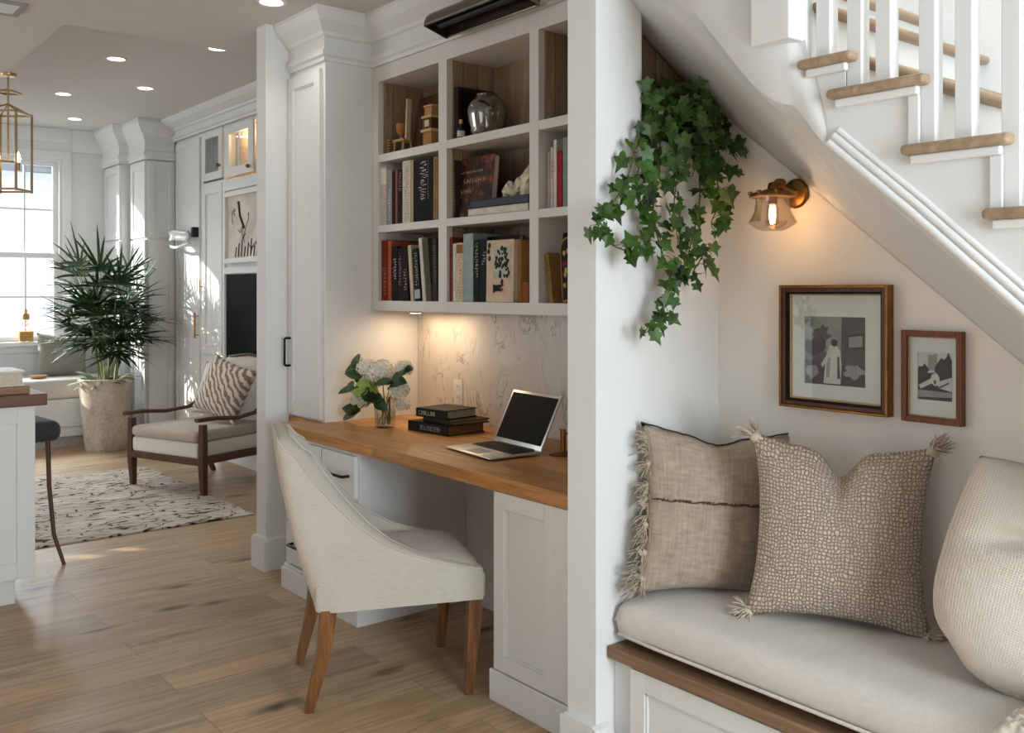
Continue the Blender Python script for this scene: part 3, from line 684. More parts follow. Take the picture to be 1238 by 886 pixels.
# abstract picture hung in the recess
ap = thing('abstract_picture', 'large abstract line picture in a white frame above the dark firebox', 'picture', (3.15, 7.1, 1.95))
m = MB()
for (a, b, c, e) in ((-.56, -.52, -.3, .29), (.56, .6, -.3, .29), (-.52, .56, .25, .29), (-.52, .56, -.3, -.26)): m.box(-.035, 0, a, b, c, e, .004)
m.build('frame', M['white'], ap)
m = MB(); m.box(-.008, 0, -.52, .56, -.26, .25); cv = m.build('canvas', mat('canvas_wash', '#c9c2b9', .8, var=.2, vscale=5), ap)
m = MB(); rr = random.Random(5)
for i in range(7):
    y, z = .45 - i * .1 + rr.uniform(-.05, .05), rr.uniform(-.2, .1)
    pts = [(-.0095, y - .0, z)]
    for j in range(6): y += rr.uniform(-.06, .02); z += rr.uniform(-.05, .06); pts.append((-.0095, max(-.5, y), max(-.25, min(.24, z))))
    m.tube(pts, .003, 5)
for i in range(9): m.tube([(-.0095, .4 - i * .06, -.25), (-.0095, .38 - i * .06, -.17 + .03 * (i % 3))], .006, 5)
m.tube([(-.0095, .33, .2), (-.0095, .3, .08), (-.0095, .22, -.02)], .012, 6)
m.build('brush_lines', tone('#3e362f'), cv)
# towel on a hook on the end cabinet
tw = thing('folded_towel', 'white folded towel hanging from a dark hook on the far cabinet', 'towel', (3.15, 8.6, 1.93))
m = MB(); m.grid(lambda a, b: (-.075 + .02 * math.sin(b * PI * 1.0) - .03 * math.sin(a * PI), .22 - .44 * a, .04 - .1 * b + .012 * math.sin(a * 5)), 16, 8)
m.grid(lambda a, b: (-.06 - .03 * math.sin(a * PI * .9), .24 - .5 * a, -.075 - .03 * math.sin(a * PI) - .02 * b), 16, 4)
m.build('cloth', M['ceramic'], tw, 180, solid=.03)
m = MB(); m.box(-.06, 0, -.27, -.23, -.03, .06, .006); m.tube([(-.03, -.25, 0), (-.04, .2, 0)], .008, 8); m.build('hook', M['darkplastic'], tw)

# banquette under the window
bq = thing('banquette', 'long white upholstered window seat below the sash window', 'bench', (1.3, 9.6, 0))
m = MB(); m.box(-1.6, 1.42, -.34, .36, .1, .44); m.box(-1.6, 1.42, -.355, -.34, .19, .24, .004); m.box(-1.6, 1.42, -.35, -.34, .105, .15, .004); m.build('base', M['white'], bq)
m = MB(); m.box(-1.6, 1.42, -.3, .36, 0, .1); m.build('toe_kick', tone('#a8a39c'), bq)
m = MB(); m.box(-1.6, 1.43, -.36, .36, .44, .62, .04, seg=4); m.build('seat_cushion', M['bench'], bq, 60)
# pillow geometry
def pillow_fn(w, h, T, side, bow=.05, chop=0, corner=0, low=None, cw=.28, groove=0):
    def f(a, b):
        x, y = 2 * a - 1, 2 * b - 1
        t = T * (max(0, 1 - abs(x) ** 2.6) ** .55) * (max(0, 1 - abs(y) ** 2.6) ** .55)
        cn = corner if (y > 0 or low is None) else low
        X = x * w / 2 * (1 - bow * (1 - y * y) + cn * abs(x * y) ** 3); Y = y * h / 2 * (1 - bow * (1 - x * x) + cn * abs(x * y) ** 3)
        if chop:
            k = math.exp(-(x / cw) ** 2) * max(0, y) ** 2.4; Y -= chop * h * k; t *= 1 - .5 * k
            t -= .02 * math.exp(-(x / (cw * .35)) ** 2) * max(0, y) ** 1.5 * (1 if side < 0 else 0) * (1 - abs(y) ** 8)
        if groove and side < 0:                  # a soft fold running from the notch toward the left edge
            d = y - (.52 + .34 * x * (1 if x < 0 else .2)); along = math.exp(-((x + .35) / .42) ** 2)
            t += (-.045 * math.exp(-(d / .09) ** 2) + .022 * math.exp(-((d + .16) / .12) ** 2)) * along * (1 - abs(x) ** 6)
        wr = .006 * noise.noise(Vector((x * 2.2 + w * 7, y * 2.2, side))) + .0025 * noise.noise(Vector((x * 6, y * 6 + h, side)))
        return (X, side * max(0, t + wr * (1 - abs(x) ** 4) * (1 - abs(y) ** 4)), Y)
    return f
def pillow(name, m_, parent, w, h, T, n=36, part='cover', **kw):
    mb = MB(); mb.grid(pillow_fn(w, h, T, -1, **kw), n, n); mb.grid(pillow_fn(w, h, T, 1, **kw), n, n)
    bmesh.ops.remove_doubles(mb.bm, verts=mb.bm.verts, dist=.0004); bmesh.ops.recalc_face_normals(mb.bm, faces=mb.bm.faces)
    return mb.build(part, m_, parent, 180)
gp = thing('scatter_cushion', 'grey green cushion leaning below the window behind the palm', 'cushion', (2.36, 9.74, .805), (-.28, .1, .1))
pillow('scatter_cushion', M['greycush'], gp, .46, .42, .08, 20, chop=.05)
wd_ = thing('wooden_dish', 'small round wooden dish on the white window seat', 'dish', (2.1, 9.5, .62))
m = MB(); m.lathe([(.001, 0), (.05, 0), (.075, .02), (.078, .03), (.072, .03), (.05, .012), (.001, .01)], 24); m.build('bowl', tone('#b98d5c'), wd_, 50)
db = thing('glass_decanter', 'small square glass bottle with brass top on the window sill', 'bottle', (2.08, 9.91, .94))
m = MB(); m.box(-.065, .065, -.04, .04, 0, .14, .008); m.box(-.05, .05, -.03, .03, .14, .17, .008); m.box(-.02, .02, -.02, .02, .17, .21, .004); m.build('body', M['amber'], db)
m = MB(); m.box(-.06, .06, -.035, .035, .006, .1, .006); m.build('liquid', tone('#c9a36a', .3), db)
m = MB(); m.box(-.03, .03, -.025, .025, .21, .27, .01); m.tube([(-.0, 0, .27), (.0, 0, .31)], .014, 8); m.build('stopper', M['brass_pale'], db)

# ---- palm
pp = thing('potted_palm', 'large potted fan palm in a weathered concrete planter by the window seat', 'plant', (2.53, 8.93, 0))
m = MB(); m.lathe([(.001, 0), (.165, 0), (.172, .01), (.185, .12), (.205, .34), (.222, .56), (.232, .6), (.234, .64), (.222, .645), (.205, .64), (.2, .58), (.001, .575)], 48); m.build('planter', M['concrete'], pp, 40)
m = MB(); m.lathe([(.001, .6), (.12, .595), (.2, .585)], 24, cap0=False, cap1=False); m.build('soil', M['soil'], pp)
rp = random.Random(11)
stems, leaves = MB(), MB()
def blade(mb, p, d, up, L_, wd0, droop, n=5):
    d = d.normalized(); sd = d.cross(up).normalized(); V = []; tb = bmesh.new(); q = p.copy(); dd = d.copy()
    for i in range(n + 1):
        f = i / n; ww = wd0 * (math.sin(PI * min(1, .12 + f * .88)) ** .6) * (1 - f * .25) if i < n else .0006
        nn = dd.cross(sd).normalized()
        V.append((tb.verts.new(q - sd * ww + nn * ww * .35), tb.verts.new(q), tb.verts.new(q + sd * ww + nn * ww * .35)))
        q = q + dd * (L_ / n); q = Vector((min(q.x, .34 if q.y > -.02 else .58), min(q.y, .85), q.z)); dd = (dd + Vector((0, 0, -droop / n))).normalized()
    for i in range(n):
        for j in range(2): tb.faces.new((V[i][j], V[i][j + 1], V[i + 1][j + 1], V[i + 1][j]))
    mb._merge(tb)
for c in range(10):                               # ten canes, each with fans up its length
    ca = c * 2.39996; rb = .035 + .05 * (c % 3) / 2
    b0 = Vector((math.cos(ca) * rb, math.sin(ca) * rb, .58)); ht = 1.05 + .42 * ((c * 7) % 10) / 9
    t0 = Vector((math.cos(ca) * (rb + .10), math.sin(ca) * (rb + .10), ht)); stems.tube([b0, b0.lerp(t0, .5) + Vector((rp.uniform(-.02, .02), rp.uniform(-.02, .02), 0)), t0], [.009, .008, .006], 6)
    for k_ in range(7):
        az = ca + k_ * 2.1 + rp.uniform(-.4, .4); el = (1.2, .75, .45, .2, 0, -.2, .6)[k_] + rp.uniform(-.15, .15); p0 = b0.lerp(t0, 1 - .07 * k_)
        d = Vector((math.cos(az) * math.cos(el), math.sin(az) * math.cos(el), math.sin(el))); tip = p0 + d * rp.uniform(.12, .26)
        stems.tube([p0, p0.lerp(tip, .5) + Vector((0, 0, .01)), tip], [.004, .0035, .003], 5)
        side = d.cross(Vector((0, 0, 1))).normalized(); up = side.cross(d).normalized(); nb = 11
        for k in range(nb):
            an = (k / (nb - 1) - .5) * 2.9; bd = d * math.cos(an) + side * math.sin(an) + up * .18 * rp.uniform(-1, 1)
            blade(leaves, tip, bd, up, rp.uniform(.27, .42) * (1 - .22 * abs(an) / 1.5), .0155, rp.uniform(.15, .7))
stems.build('stems', M['palmstem'], pp, 60); leaves.build('foliage', M['palm'], pp)
m = MB()
for i in range(26):
    az = i * 2.4; el = rp.uniform(.15, .9); d = Vector((math.cos(az) * math.cos(el), math.sin(az) * math.cos(el), math.sin(el)))
    blade(m, Vector((math.cos(az) * .08, math.sin(az) * .08, .6)), d, Vector((0, 0, 1)), rp.uniform(.18, .28), .035, .9)
m.build('underplanting', M['under'], pp, 60)

# ---- rug
m = MB(); m.box(-.3, 2.52, 5.72, 7.8, .0, .012, .004); tag(m.build('rug', M['rug']), 'pale rug with dark broken crackle lines on the oak floor', 'rug')

# ---- armchair
ac = thing('armchair', 'walnut framed armchair with cream upholstery on the far floor', 'armchair', (2.615, 6.89, 0), (0, 0, math.radians(200)))
# local: +x is the way it faces, y to its left; seat .78 wide
def leg(pts, r): 
    m = MB(); m.tube(pts, r, 4, square=True); return m.build('leg', M['walnut'], ac)
W2 = .375
for s in (1, -1):
    leg([(.29, s * W2, .012 if s < 0 else .0), (.3, s * W2, .22), (.3, s * W2, .5)], [.017, .024, .02])
    leg([(-.43, s * .34, 0), (-.375, s * .345, .12), (-.34, s * .35, .27), (-.36, s * .355, .36)], [.014, .018, .021, .018])
    m = MB(); m.tube([(.36, s * (W2 + .005), .535), (.2, s * (W2 + .012), .535), (0, s * (W2 + .01), .515), (-.2, s * .355, .53), (-.36, s * .33, .62), (-.42, s * .31, .7)], [.024, .026, .024, .022, .02, .014], 10, flat=.62); m.build('armrest', M['walnut_y'], ac, 60)
m = MB(); m.box(-.34, .32, -W2 - .005, -W2 + .025, .22, .275, .006); m.box(-.34, .32, W2 - .025, W2 + .005, .22, .275, .006); m.box(.28, .325, -W2, W2, .215, .265, .006); m.box(-.36, -.33, -W2, W2, .22, .275, .006)
m.build('seat_rail', M['walnut_y'], ac)
m = MB(); m.box(-.36, .325, -.35, .35, .26, .37, .025, seg=4); m.build('seat_base', M['armfab'], ac, 60)
m = MB(); m.box(-.34, .34, -.345, .345, .37, .45, .035, seg=4); m.build('seat_cushion', M['armseat'], ac, 60)
def abk(a, b):
    y = (2 * a - 1); z = .26 + .66 * b
    hw = (.345 - .02 * b - .05 * max(0, b - .75) * 4 * .4); x = -.31 - .165 * b + .09 * (abs(y) ** 2.5) * (1 - b * .3)
    zt = z - .10 * abs(y) ** 4 * b
    return (x, y * hw, zt)
m = MB(); m.grid(abk, 20, 16); m.build('backrest', M['armfab'], ac, 180, solid=.085)
m = MB(); m.tube([(-.36, -.35, .3), (-.37, -.352, .45), (-.41, -.345, .68), (-.44, -.31, .83), (-.465, -.2, .905), (-.475, 0, .93), (-.465, .2, .905), (-.44, .31, .83), (-.41, .345, .68), (-.37, .352, .45), (-.36, .35, .3)], .011, 8); m.build('back_rim', M['walnut'], ac, 60)
zp = thing('zebra_pillow', 'brown and cream zebra striped pillow on the walnut armchair', 'pillow', (2.775, 6.83, .69), (-.32, .25, math.radians(-72)))
pillow('zebra_pillow', M['zebra'], zp, .46, .42, .09, 26, bow=.06, corner=.05)
wp = thing('throw_pillow', 'white pillow behind the striped pillow on the armchair', 'pillow', (2.82, 7.03, .665), (-.3, .1, math.radians(-65)))
pillow('throw_pillow', M['armfab'], wp, .42, .4, .06, 20)

# ---- island
isl = thing('kitchen_island', 'white panelled kitchen island with thick walnut top at the left edge', 'island', (.4, 4.72, 0))
m = MB(); m.box(-1.2, .625, .02, .56, .12, .903); m.build('body', M['white'], isl)
m = MB(); m.box(-1.2, .56, .06, .54, 0, .12, .004); m.build('plinth', M['white'], isl)
for (a, b) in ((.02, .63), (-.6, .0), (-1.2, -.62)):
    m = MB(); panel_y(m, 0, a, b, .125, .9, .075, .02, .012); m.build('panel', M['white'], isl)
m = MB(); m.box(-1.25, .675, -.03, .6, .903, .955, .004); m.build('top', M['islandtop'], isl)
cb = thing('cutting_board', 'thick wooden board lying on the island top', 'board', (.78, 4.83, .955), (0, 0, .02))
m = MB(); m.box(-.35, .23, -.1, .2, 0, .035, .004); m.build('slab', M['board'], cb)
wb = thing('white_book', 'thick white book lying on the wooden board on the island', 'book', (.78, 4.84, .99), (0, 0, .02))
m = MB(); m.box(-.32, .215, -.09, .17, 0, .006, .002); m.box(-.32, .215, -.09, .17, .062, .07, .002); m.box(-.32, -.31, -.09, .17, 0, .07); m.build('cover', M['ceramic'], wb)
m = MB(); m.box(-.31, .205, -.083, .163, .006, .062); m.build('pages', M['paper'], wb)
cs = thing('counter_stool', 'dark grey upholstered stool with thin brown legs tucked behind the island', 'stool', (1.09, 5.56, 0), (0, 0, .1))
m = MB(); m.box(-.2, .2, -.2, .2, .63, .74, .045, seg=4); m.build('seat', M['darkgrey'], cs, 60)
for sx in (-1, 1):
    for sy in (-1, 1):
        m = MB(); m.tube([(sx * .14, sy * .15, .64), (sx * .14, sy * .17, .4), (sx * .15, sy * .21, .15), (sx * .18, sy * .27, 0)], [.013, .012, .011, .01], 8); m.build('leg', M['walnut'], cs, 60)
# ---- lantern
ln = thing('lantern_pendant', 'open square brass lantern hanging from the ceiling by the window', 'pendant light', (1.285, 6.6, 2.78), (0, 0, .12))
m = MB(); m.lathe([(.001, -.02), (.045, -.02), (.05, -.012), (.05, 0), (.001, 0)], 24); m.build('ceiling_rose', M['brass_pale'], ln, 40)
m = MB(); m.tube([(0, 0, -.02), (0, 0, -.55)], .006, 8); m.build('stem', M['brass_pale'], ln, 60)
m = MB(); R_ = .1
def sq(m, r, z, q=.006):
    P = [(r, 0, z), (0, r, z), (-r, 0, z), (0, -r, z)]
    for i in range(4): m.tube([P[i], P[(i + 1) % 4]], q, 4, square=True)
sq(m, .075, -.12); sq(m, .14, -.25); sq(m, .14, -.73)
for i in range(4):
    th = i * PI / 2; c, s_ = math.cos(th), math.sin(th)
    m.tube([(c * .14, s_ * .14, -.24), (c * .14, s_ * .14, -.74)], .006, 4, square=True); m.tube([(c * .075, s_ * .075, -.12), (0, 0, -.1)], .005, 4); m.tube([(c * .14, s_ * .14, -.25), (0, 0, -.19)], .005, 4)
m.build('cage', M['brass_pale'], ln)
m = MB(); m.tube([(-.06, 0, -.55), (.06, 0, -.55)], .006, 6); 
for x in (-.06, .06): m.tube([(x, 0, -.55), (x, 0, -.6)], .012, 8)
m.build('candle_arms', M['brass_pale'], ln, 60)
for x in (-.06, .06): m = MB(); m.lathe([(.001, 0), (.01, 0), (.014, .02), (.010, .045), (.002, .065)], 12, TR((x, 0, -.55 + .0))); m.build('bulb', M['lamp'], ln, 60)

# ================================================================== DESK CHAIR
ch = thing('desk_chair', 'cream linen slipper chair with sloping sides pulled up to the desk', 'chair', (1.568, 3.135, 0), (0, 0, math.atan2(-.38, .925)))
WT = [(-.105, .938), (-.062, .885), (-.003, .80), (.074, .709), (.157, .625), (.241, .563), (.326, .522), (.412, .494), (.51, .466), (.61, .446)]
def wing_z(u):
    if u <= WT[0][0]: return WT[0][1]
    for (a, b), (c, d) in zip(WT, WT[1:]):
        if u <= c: return b + (d - b) * (u - a) / (c - a)
    return WT[-1][1]
ZB, ZT = .338, .938
def ur(z): return .025 - .132 * ((z - ZB) / (ZT - ZB)) - .02 * math.sin(PI * min(1, (z - ZB) / (ZT - ZB)))
def wd2(z): return .262 - .045 * ((z - ZB) / (ZT - ZB))
FR = .6
NS = 64
def path(s, z, inset):
    """s 0..1 walks from the near front, round the back, to the far front."""
    b = ur(z) + inset; w2 = wd2(z) - inset; rc = .075 - .055 * max(0, (z - ZB) / (ZT - ZB)) ** .7
    Ls = FR - b - rc; La = rc * PI / 2; Lb = 2 * (w2 - rc); tot = 2 * Ls + 2 * La + Lb
    d = s * tot
    if d < Ls: return FR - d, -w2
    d -= Ls
    if d < La: t = d / rc; return b + rc - rc * math.sin(t), -w2 + rc - rc * math.cos(t)
    d -= La
    if d < Lb: return b, -w2 + rc + d
    d -= Lb
    if d < La: t = d / rc; return b + rc - rc * math.cos(t), w2 - rc + rc * math.sin(t)
    d -= La
    return b + rc + d, w2
def top_z(s):
    z = .6
    for _ in range(30): z = z * .5 + .5 * wing_z(path(s, z, 0)[0])
    u, v = path(s, z, 0)
    # back corners rounded off at the very top
    return z - .022 * (abs(v) / .217) ** 4 * (1 if u < -.04 else 0) if z > .9 else z
TZ = [top_z(i / NS) for i in range(NS + 1)]
TH = .05
def shell(a, b):
    i = min(int(round(a * NS)), NS); zt = TZ[i]
    # b: 0..0.45 outside going up, .45..0.55 over the lip, .55..1 down inside
    if b <= .45: z = ZB + (zt - .018 - ZB) * b / .45; ins = 0
    elif b < .55: t = (b - .45) / .1 * PI; z = zt - .018 + .018 * math.sin(t); ins = TH / 2 * (1 - math.cos(t))
    else: z = zt - .018 - (zt - .018 - .40) * (b - .55) / .45; ins = TH
    u, v = path(a, max(z, ZB), ins)
    return (u, v, z)
m = MB(); m.grid(shell, NS, 40); bmesh.ops.recalc_face_normals(m.bm, faces=m.bm.faces); sh = m.build('shell', M['linen'], ch, 180)
m = MB(); 
for ins in (.004, TH - .004):
    pts = []
    for i in range(NS + 1):
        u, v = path(i / NS, TZ[i] - .006, ins); pts.append((u, v, TZ[i] - .007))
    m.tube(pts, .0032, 6)
m.build('piping', M['piping'], sh, 60)
m = MB(); m.box(.02, FR + .012, -.257, .257, ZB, .43, .014, seg=3); m.build('seat_frame', M['linen'], ch, 60)
def seatf(a, b):
    x, y = 2 * a - 1, 2 * b - 1
    k = (1 - abs(x) ** 6) * (1 - abs(y) ** 6)
    w2 = .205 + .045 * max(0, (x + .4) / 1.4)
    return (.31 + x * (.30 if x > 0 else .27), y * w2, .425 + .062 * k ** .5 + .012 * (1 - x * x) * (1 - y * y))
m = MB(); m.grid(seatf, 30, 30); m.build('seat', M['linen'], ch, 180)
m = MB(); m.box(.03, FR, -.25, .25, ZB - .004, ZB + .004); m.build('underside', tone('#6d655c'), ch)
def cleg(pts, r):
    m = MB(); m.tube(pts, r, 4, square=True); return m.build('leg', M['chairleg'], ch)
for s in (-1, 1):
    cleg([(.552, s * .232, 0), (.567, s * .235, .2), (.575, s * .235, .345)], [.015, .021, .025])
    cleg([(.0, s * .222, 0), (.022, s * .224, .09), (.05, s * .226, .2), (.065, s * .228, .345)], [.015, .0185, .023, .027])

# ================================================================== ON THE DESK
lp = thing('laptop', 'slim open silver laptop with a black screen on the desk', 'laptop', (2.315, 2.99, .78), (0, 0, math.radians(-6)))
# local: the keyboard side faces -x, width along y
DW, DD = .175, .235
m = MB(); m.prism([(-DD * .5, .006), (DD * .5, .006), (DD * .5, .016), (-DD * .5, .011)], 'Y', -DW, DW, bev=.0025); m.build('base', M['alu'], lp, 30)
m = MB(); m.box(-DD * .02, DD * .43, -DW + .02, DW - .02, .0, .0012, T=TR((0, 0, .0142), (0, -.0213, 0))); kb = m.build('keyboard', M['darkplastic'], lp)
m = MB()
for i in range(5):
    for j in range(13): m.box(i * .021, i * .021 + .017, -.152 + j * .0236, -.152 + j * .0236 + .0195, 0, .0012, T=TR((-.002, 0, .0152), (0, -.0213, 0)))
m.build('keys', tone('#222226', .5), kb)
m = MB(); m.box(-.1, -.03, -.05, .05, 0, .0006, T=TR((0, 0, .0138), (0, -.0213, 0))); m.build('trackpad', tone('#b9b5b0', .3), lp)
lt = Matrix.Translation((DD * .5 - .006, 0, .016)) @ Euler((0, math.radians(26), 0)).to_matrix().to_4x4()
m = MB(); m.box(0, .007, -DW, DW, 0, .232, .003, T=lt); ld = m.build('lid', M['alu'], lp, 30)
m = MB(); m.box(-.0008, .0, -DW + .012, DW - .012, .02, .22, T=lt); m.build('screen', M['screen'], ld)
m = MB(); m.tube([(DD * .5 - .004, -.13, .014), (DD * .5 - .004, .13, .014)], .006, 10); m.build('hinge', M['darkplastic'], lp, 60)
for s_ in (-1, 1): pass
def book(label, cat, loc, size, cover, rot=(0, 0, 0), group=None, band=None, text=None, pages='paper', spine_pat=None, name='book'):
    """size = (thickness y, height z, depth x); spine faces -x, stands on z=0."""
    t_, h, d = size
    t = thing(name, label, cat, loc, rot, group); c = .0028
    m = MB(); m.box(0, .004, -t_ / 2, t_ / 2, 0, h, .0014); m.box(.002, d, -t_ / 2, -t_ / 2 + c, 0, h); m.box(.002, d, t_ / 2 - c, t_ / 2, 0, h)
    m.build('cover', cover if not isinstance(cover, str) else tone(cover), t)
    m = MB(); m.box(.004, d - .005, -t_ / 2 + c, t_ / 2 - c, .004, h - .004); m.build('pages', M[pages], t)
    if band or text:
        m = MB(); r = random.Random(len(label) * 7 + int(t_ * 10000))
        if band:
            for (a, b) in band: m.box(-.0006, .001, -t_ / 2 + .0015, t_ / 2 - .0015, h * a, h * b)
        if text:
            col, a, b = text; z = h * a; wv = t_ * .27
            while z < h * b:
                s_ = r.uniform(.004, .008)
                for q in range(r.choice((2, 3))):
                    yy = r.uniform(-wv, wv * .3); m.box(-.0006, .001, yy, min(wv, yy + r.uniform(.3, .9) * wv), z, z + s_ * .35); z += s_ * .5
                m.box(-.0006, .001, -wv, -wv + .0015, z - s_, z); z += s_ * .8
        m.build('spine_lettering', tone(text[0] if text else '#d8d2c6'), t)
    return t
b1 = book('large black book under the smaller one beside the laptop', 'book', (2.385, 3.55, .782), (.048, .3, .24), '#1d1a18', (0, 0, 0))
b1.rotation_euler = (-PI / 2, 0, 0); 
bpy.data.objects.remove(b1.children[0]); bpy.data.objects.remove(b1.children[0]); bpy.data.objects.remove(b1)
def flat_book(label, loc, rz, L_, D_, T_, cov, edge, group=None, text=None, top=None):
    """lies flat, spine towards local -x, long side along y."""
    t = thing('book', label, 'book', loc, (0, 0, rz), group); c = .004
    m = MB(); m.box(0, D_, -L_ / 2, L_ / 2, 0, c, .0015); m.box(0, D_, -L_ / 2, L_ / 2, T_ - c, T_, .0015); m.box(0, .005, -L_ / 2, L_ / 2, 0, T_, .0015); m.build('cover', tone(cov, .45), t)
    m = MB(); m.box(.005, D_ - .006, -L_ / 2 + .006, L_ / 2 - .006, c, T_ - c); m.build('pages', edge, t)
    if text:
        m = MB(); r = random.Random(len(label)); y = L_ * text[1]
        while y > L_ * text[2]:
            w = r.uniform(.006, .012); z0 = T_ * .25; z1 = T_ * .72
            m.box(-.0008, .001, y - .0022, y, z0, z1)
            for q in (z0, (z0 + z1) / 2, z1 - .003):
                if r.random() < .62: m.box(-.0008, .001, y - w, y, q, q + .003)
            if r.random() < .5: m.box(-.0008, .001, y - w, y - w + .002, z0, z1)
            y -= w + .004
        m.build('spine_lettering', tone(text[0]), t)
    return t
flat_book('big black book at the bottom of the desk pile beside the laptop', (2.40, 3.58, .78), math.radians(4), .29, .22, .045, '#1a1614', tone('#7a5a3c'), 'books piled on the desk', ('#8f8a84', .18, -.32))
flat_book('thin brown book in the middle of the pile on the desk', (2.44, 3.555, .825), math.radians(-2), .25, .2, .02, '#3a2a1e', tone('#8a6a48'), 'books piled on the desk')
flat_book('black and pale striped book topmost on the desk pile', (2.425, 3.585, .845), math.radians(8), .21, .19, .04, '#191715', tone('#a39a8c'), 'books piled on the desk', ('#b9b2a6', .4, -.1))
# flowers
fv = thing('glass_vase', 'clear glass vase of cut white flowers on the desk', 'vase', (2.35, 3.86, .78))
m = MB(); m.lathe([(.001, .0), (.044, .0), (.048, .004), (.05, .02), (.052, .09), (.056, .125), (.066, .15), (.064, .151), (.053, .127), (.049, .09), (.047, .02), (.044, .01), (.001, .008)], 40); m.build('body', M['glass'], fv, 60)
m = MB(); m.lathe([(.001, .009), (.045, .011), (.048, .07), (.048, .075), (.001, .075)], 32); m.build('water', M['glass'], fv, 60)
VX, VY, VZ = 2.35, 3.86, .78
rf = random.Random(3)
def stemcurve(tip, k):
    base = Vector((rf.uniform(-.028, .028), rf.uniform(-.028, .028), .014)); mid = Vector((tip.x * .25, tip.y * .25, .14))
    return [base, base.lerp(mid, .5), mid, tip.lerp(mid, .4) + Vector((0, 0, .01)), tip]
def petals(m, c, R, n, seed, flatk=.85):
    r = random.Random(seed)
    for i in range(n):
        z = 1 - 2 * (i + .5) / n; th = i * 2.39996; rr = math.sqrt(max(0, 1 - z * z)); d = Vector((rr * math.cos(th), rr * math.sin(th), z)); 
        if z < -.75: continue
        p = c + Vector((d.x, d.y, d.z * flatk)) * R * r.uniform(.86, 1.08); a = d.orthogonal().normalized(); b = d.cross(a); q = r.uniform(0, 6.28)
        a, b = a * math.cos(q) + b * math.sin(q), b * math.cos(q) - a * math.sin(q); s_ = R * .3
        for (e, f) in ((a, b), (b, -a), (-a, -b), (-b, a)):
            t = bmesh.new(); vs = [t.verts.new(v) for v in (p - d * s_ * .15, p + (e + f * .6) * s_ * .62 + d * s_ * .1, p + e * s_ * 1.08 + d * s_ * .3, p + (e - f * .6) * s_ * .62 + d * s_ * .1)]
            t.faces.new(vs); m._merge(t)
# tips in (toward the room -x, along the desk y, up): seen from the room, +y is left
F_ = [((-.02, -.005, .235), .06, 'tallest round white bloom in the middle of the vase'), ((-.02, .085, .19), .05, 'white bloom low on the left of the vase'), ((-.05, .05, .245), .045, 'white bloom between the tall one and the left leaves'),
      ((.02, -.1, .25), .04, 'small white bloom at the upper right of the vase'), ((.0, -.1, .175), .045, 'white bloom drooping on the right of the vase'), ((-.03, .135, .12), .045, 'white bloom hanging lowest on the left of the vase'), ((.03, -.075, .12), .036, 'pale bloom just over the right rim of the vase')]
for i, (p, R, lab) in enumerate(F_):
    t = thing('white_flower', lab, 'flower', (VX, VY, VZ), group='cut white flowers in the vase'); p = Vector((p[0] * 1.2, p[1] * 1.25, .14 + (p[2] - .14) * 1.3)); R *= 1.08
    m = MB(); m.tube(stemcurve(p, i), .0028, 6); m.build('stem', M['stemg'], t, 60)
    m = MB(); m.ball(p, R * .8, (1, 1, .85), 2, .1); petals(m, p, R * .95, 70, i, .85); m.build('bloom', M['petal'], t)
def leafm(m, p, d, up, L_, W_, cup=.2, lobes=0):
    d = d.normalized(); s_ = d.cross(up).normalized(); n = s_.cross(d).normalized(); t = bmesh.new(); rows = []
    N = 6
    for i in range(N + 1):
        f = i / N; w = W_ * (math.sin(PI * f ** .8) ** .75) if 0 < i < N else .0005
        if lobes: w *= [1, 1.15, 1.25, .62, .8, .5, 1][i]
        c = p + d * L_ * f - n * L_ * .18 * f * f
        rows.append([t.verts.new(c - s_ * w + n * w * cup), t.verts.new(c), t.verts.new(c + s_ * w + n * w * cup)])
    for i in range(N):
        for j in range(2): t.faces.new((rows[i][j], rows[i][j + 1], rows[i + 1][j + 1], rows[i + 1][j]))
    m._merge(t)
SP = [((-.03, .14, .255), .085, 4, 'leafd', 'dark leafy sprig at the upper left of the bouquet'), ((-.06, .12, .17), .08, 3, 'leafd', 'dark leafy sprig at the left of the bouquet'), ((-.05, .13, .07), .085, 4, 'leafd', 'drooping leafy sprig at the lower left of the bouquet'),
      ((.0, -.135, .255), .06, 4, 'leafd', 'small dark sprig at the upper right of the bouquet'), ((-.075, -.01, .2), .07, 3, 'leafl', 'pale green leaves in the centre of the bouquet'), ((-.07, -.035, .14), .075, 5, 'leafd', 'dark leaves just above the rim of the vase'),
      ((-.03, -.1, .21), .07, 5, 'leafd', 'dark sprig between the two right hand blooms'), ((-.05, .09, .215), .075, 4, 'leafd', 'dark sprig behind the blooms on the left of the bouquet'), ((-.07, .02, .16), .07, 4, 'leafl', 'second pale green sprig low in the centre of the bouquet')]
for i, (p, L_, n, mk, lab) in enumerate(SP):
    t = thing('leaf_sprig', lab, 'leaves', (VX, VY, VZ), group='leafy sprigs in the vase'); p = Vector((p[0] * 1.3, p[1] * 1.3, .14 + (p[2] - .14) * 1.3)); L_ *= 1.15
    m = MB(); m.tube(stemcurve(p, i), .0022, 6); m.build('stem', M['stemg'], t, 60)
    m = MB()
    for k in range(n):
        a = k * 2.4 + i; d = Vector((-.25 + .6 * math.cos(a) * .6, p.y * 3 + .8 * math.sin(a), .25 * math.cos(a * 1.3)))
        q = p.lerp(Vector((0, 0, .14)), .25 * k / n); leafm(m, q, d, Vector((-.8, 0, .6)), L_ * rf.uniform(.8, 1.1), L_ * .34)
    m.build('leaves', M[mk], t)
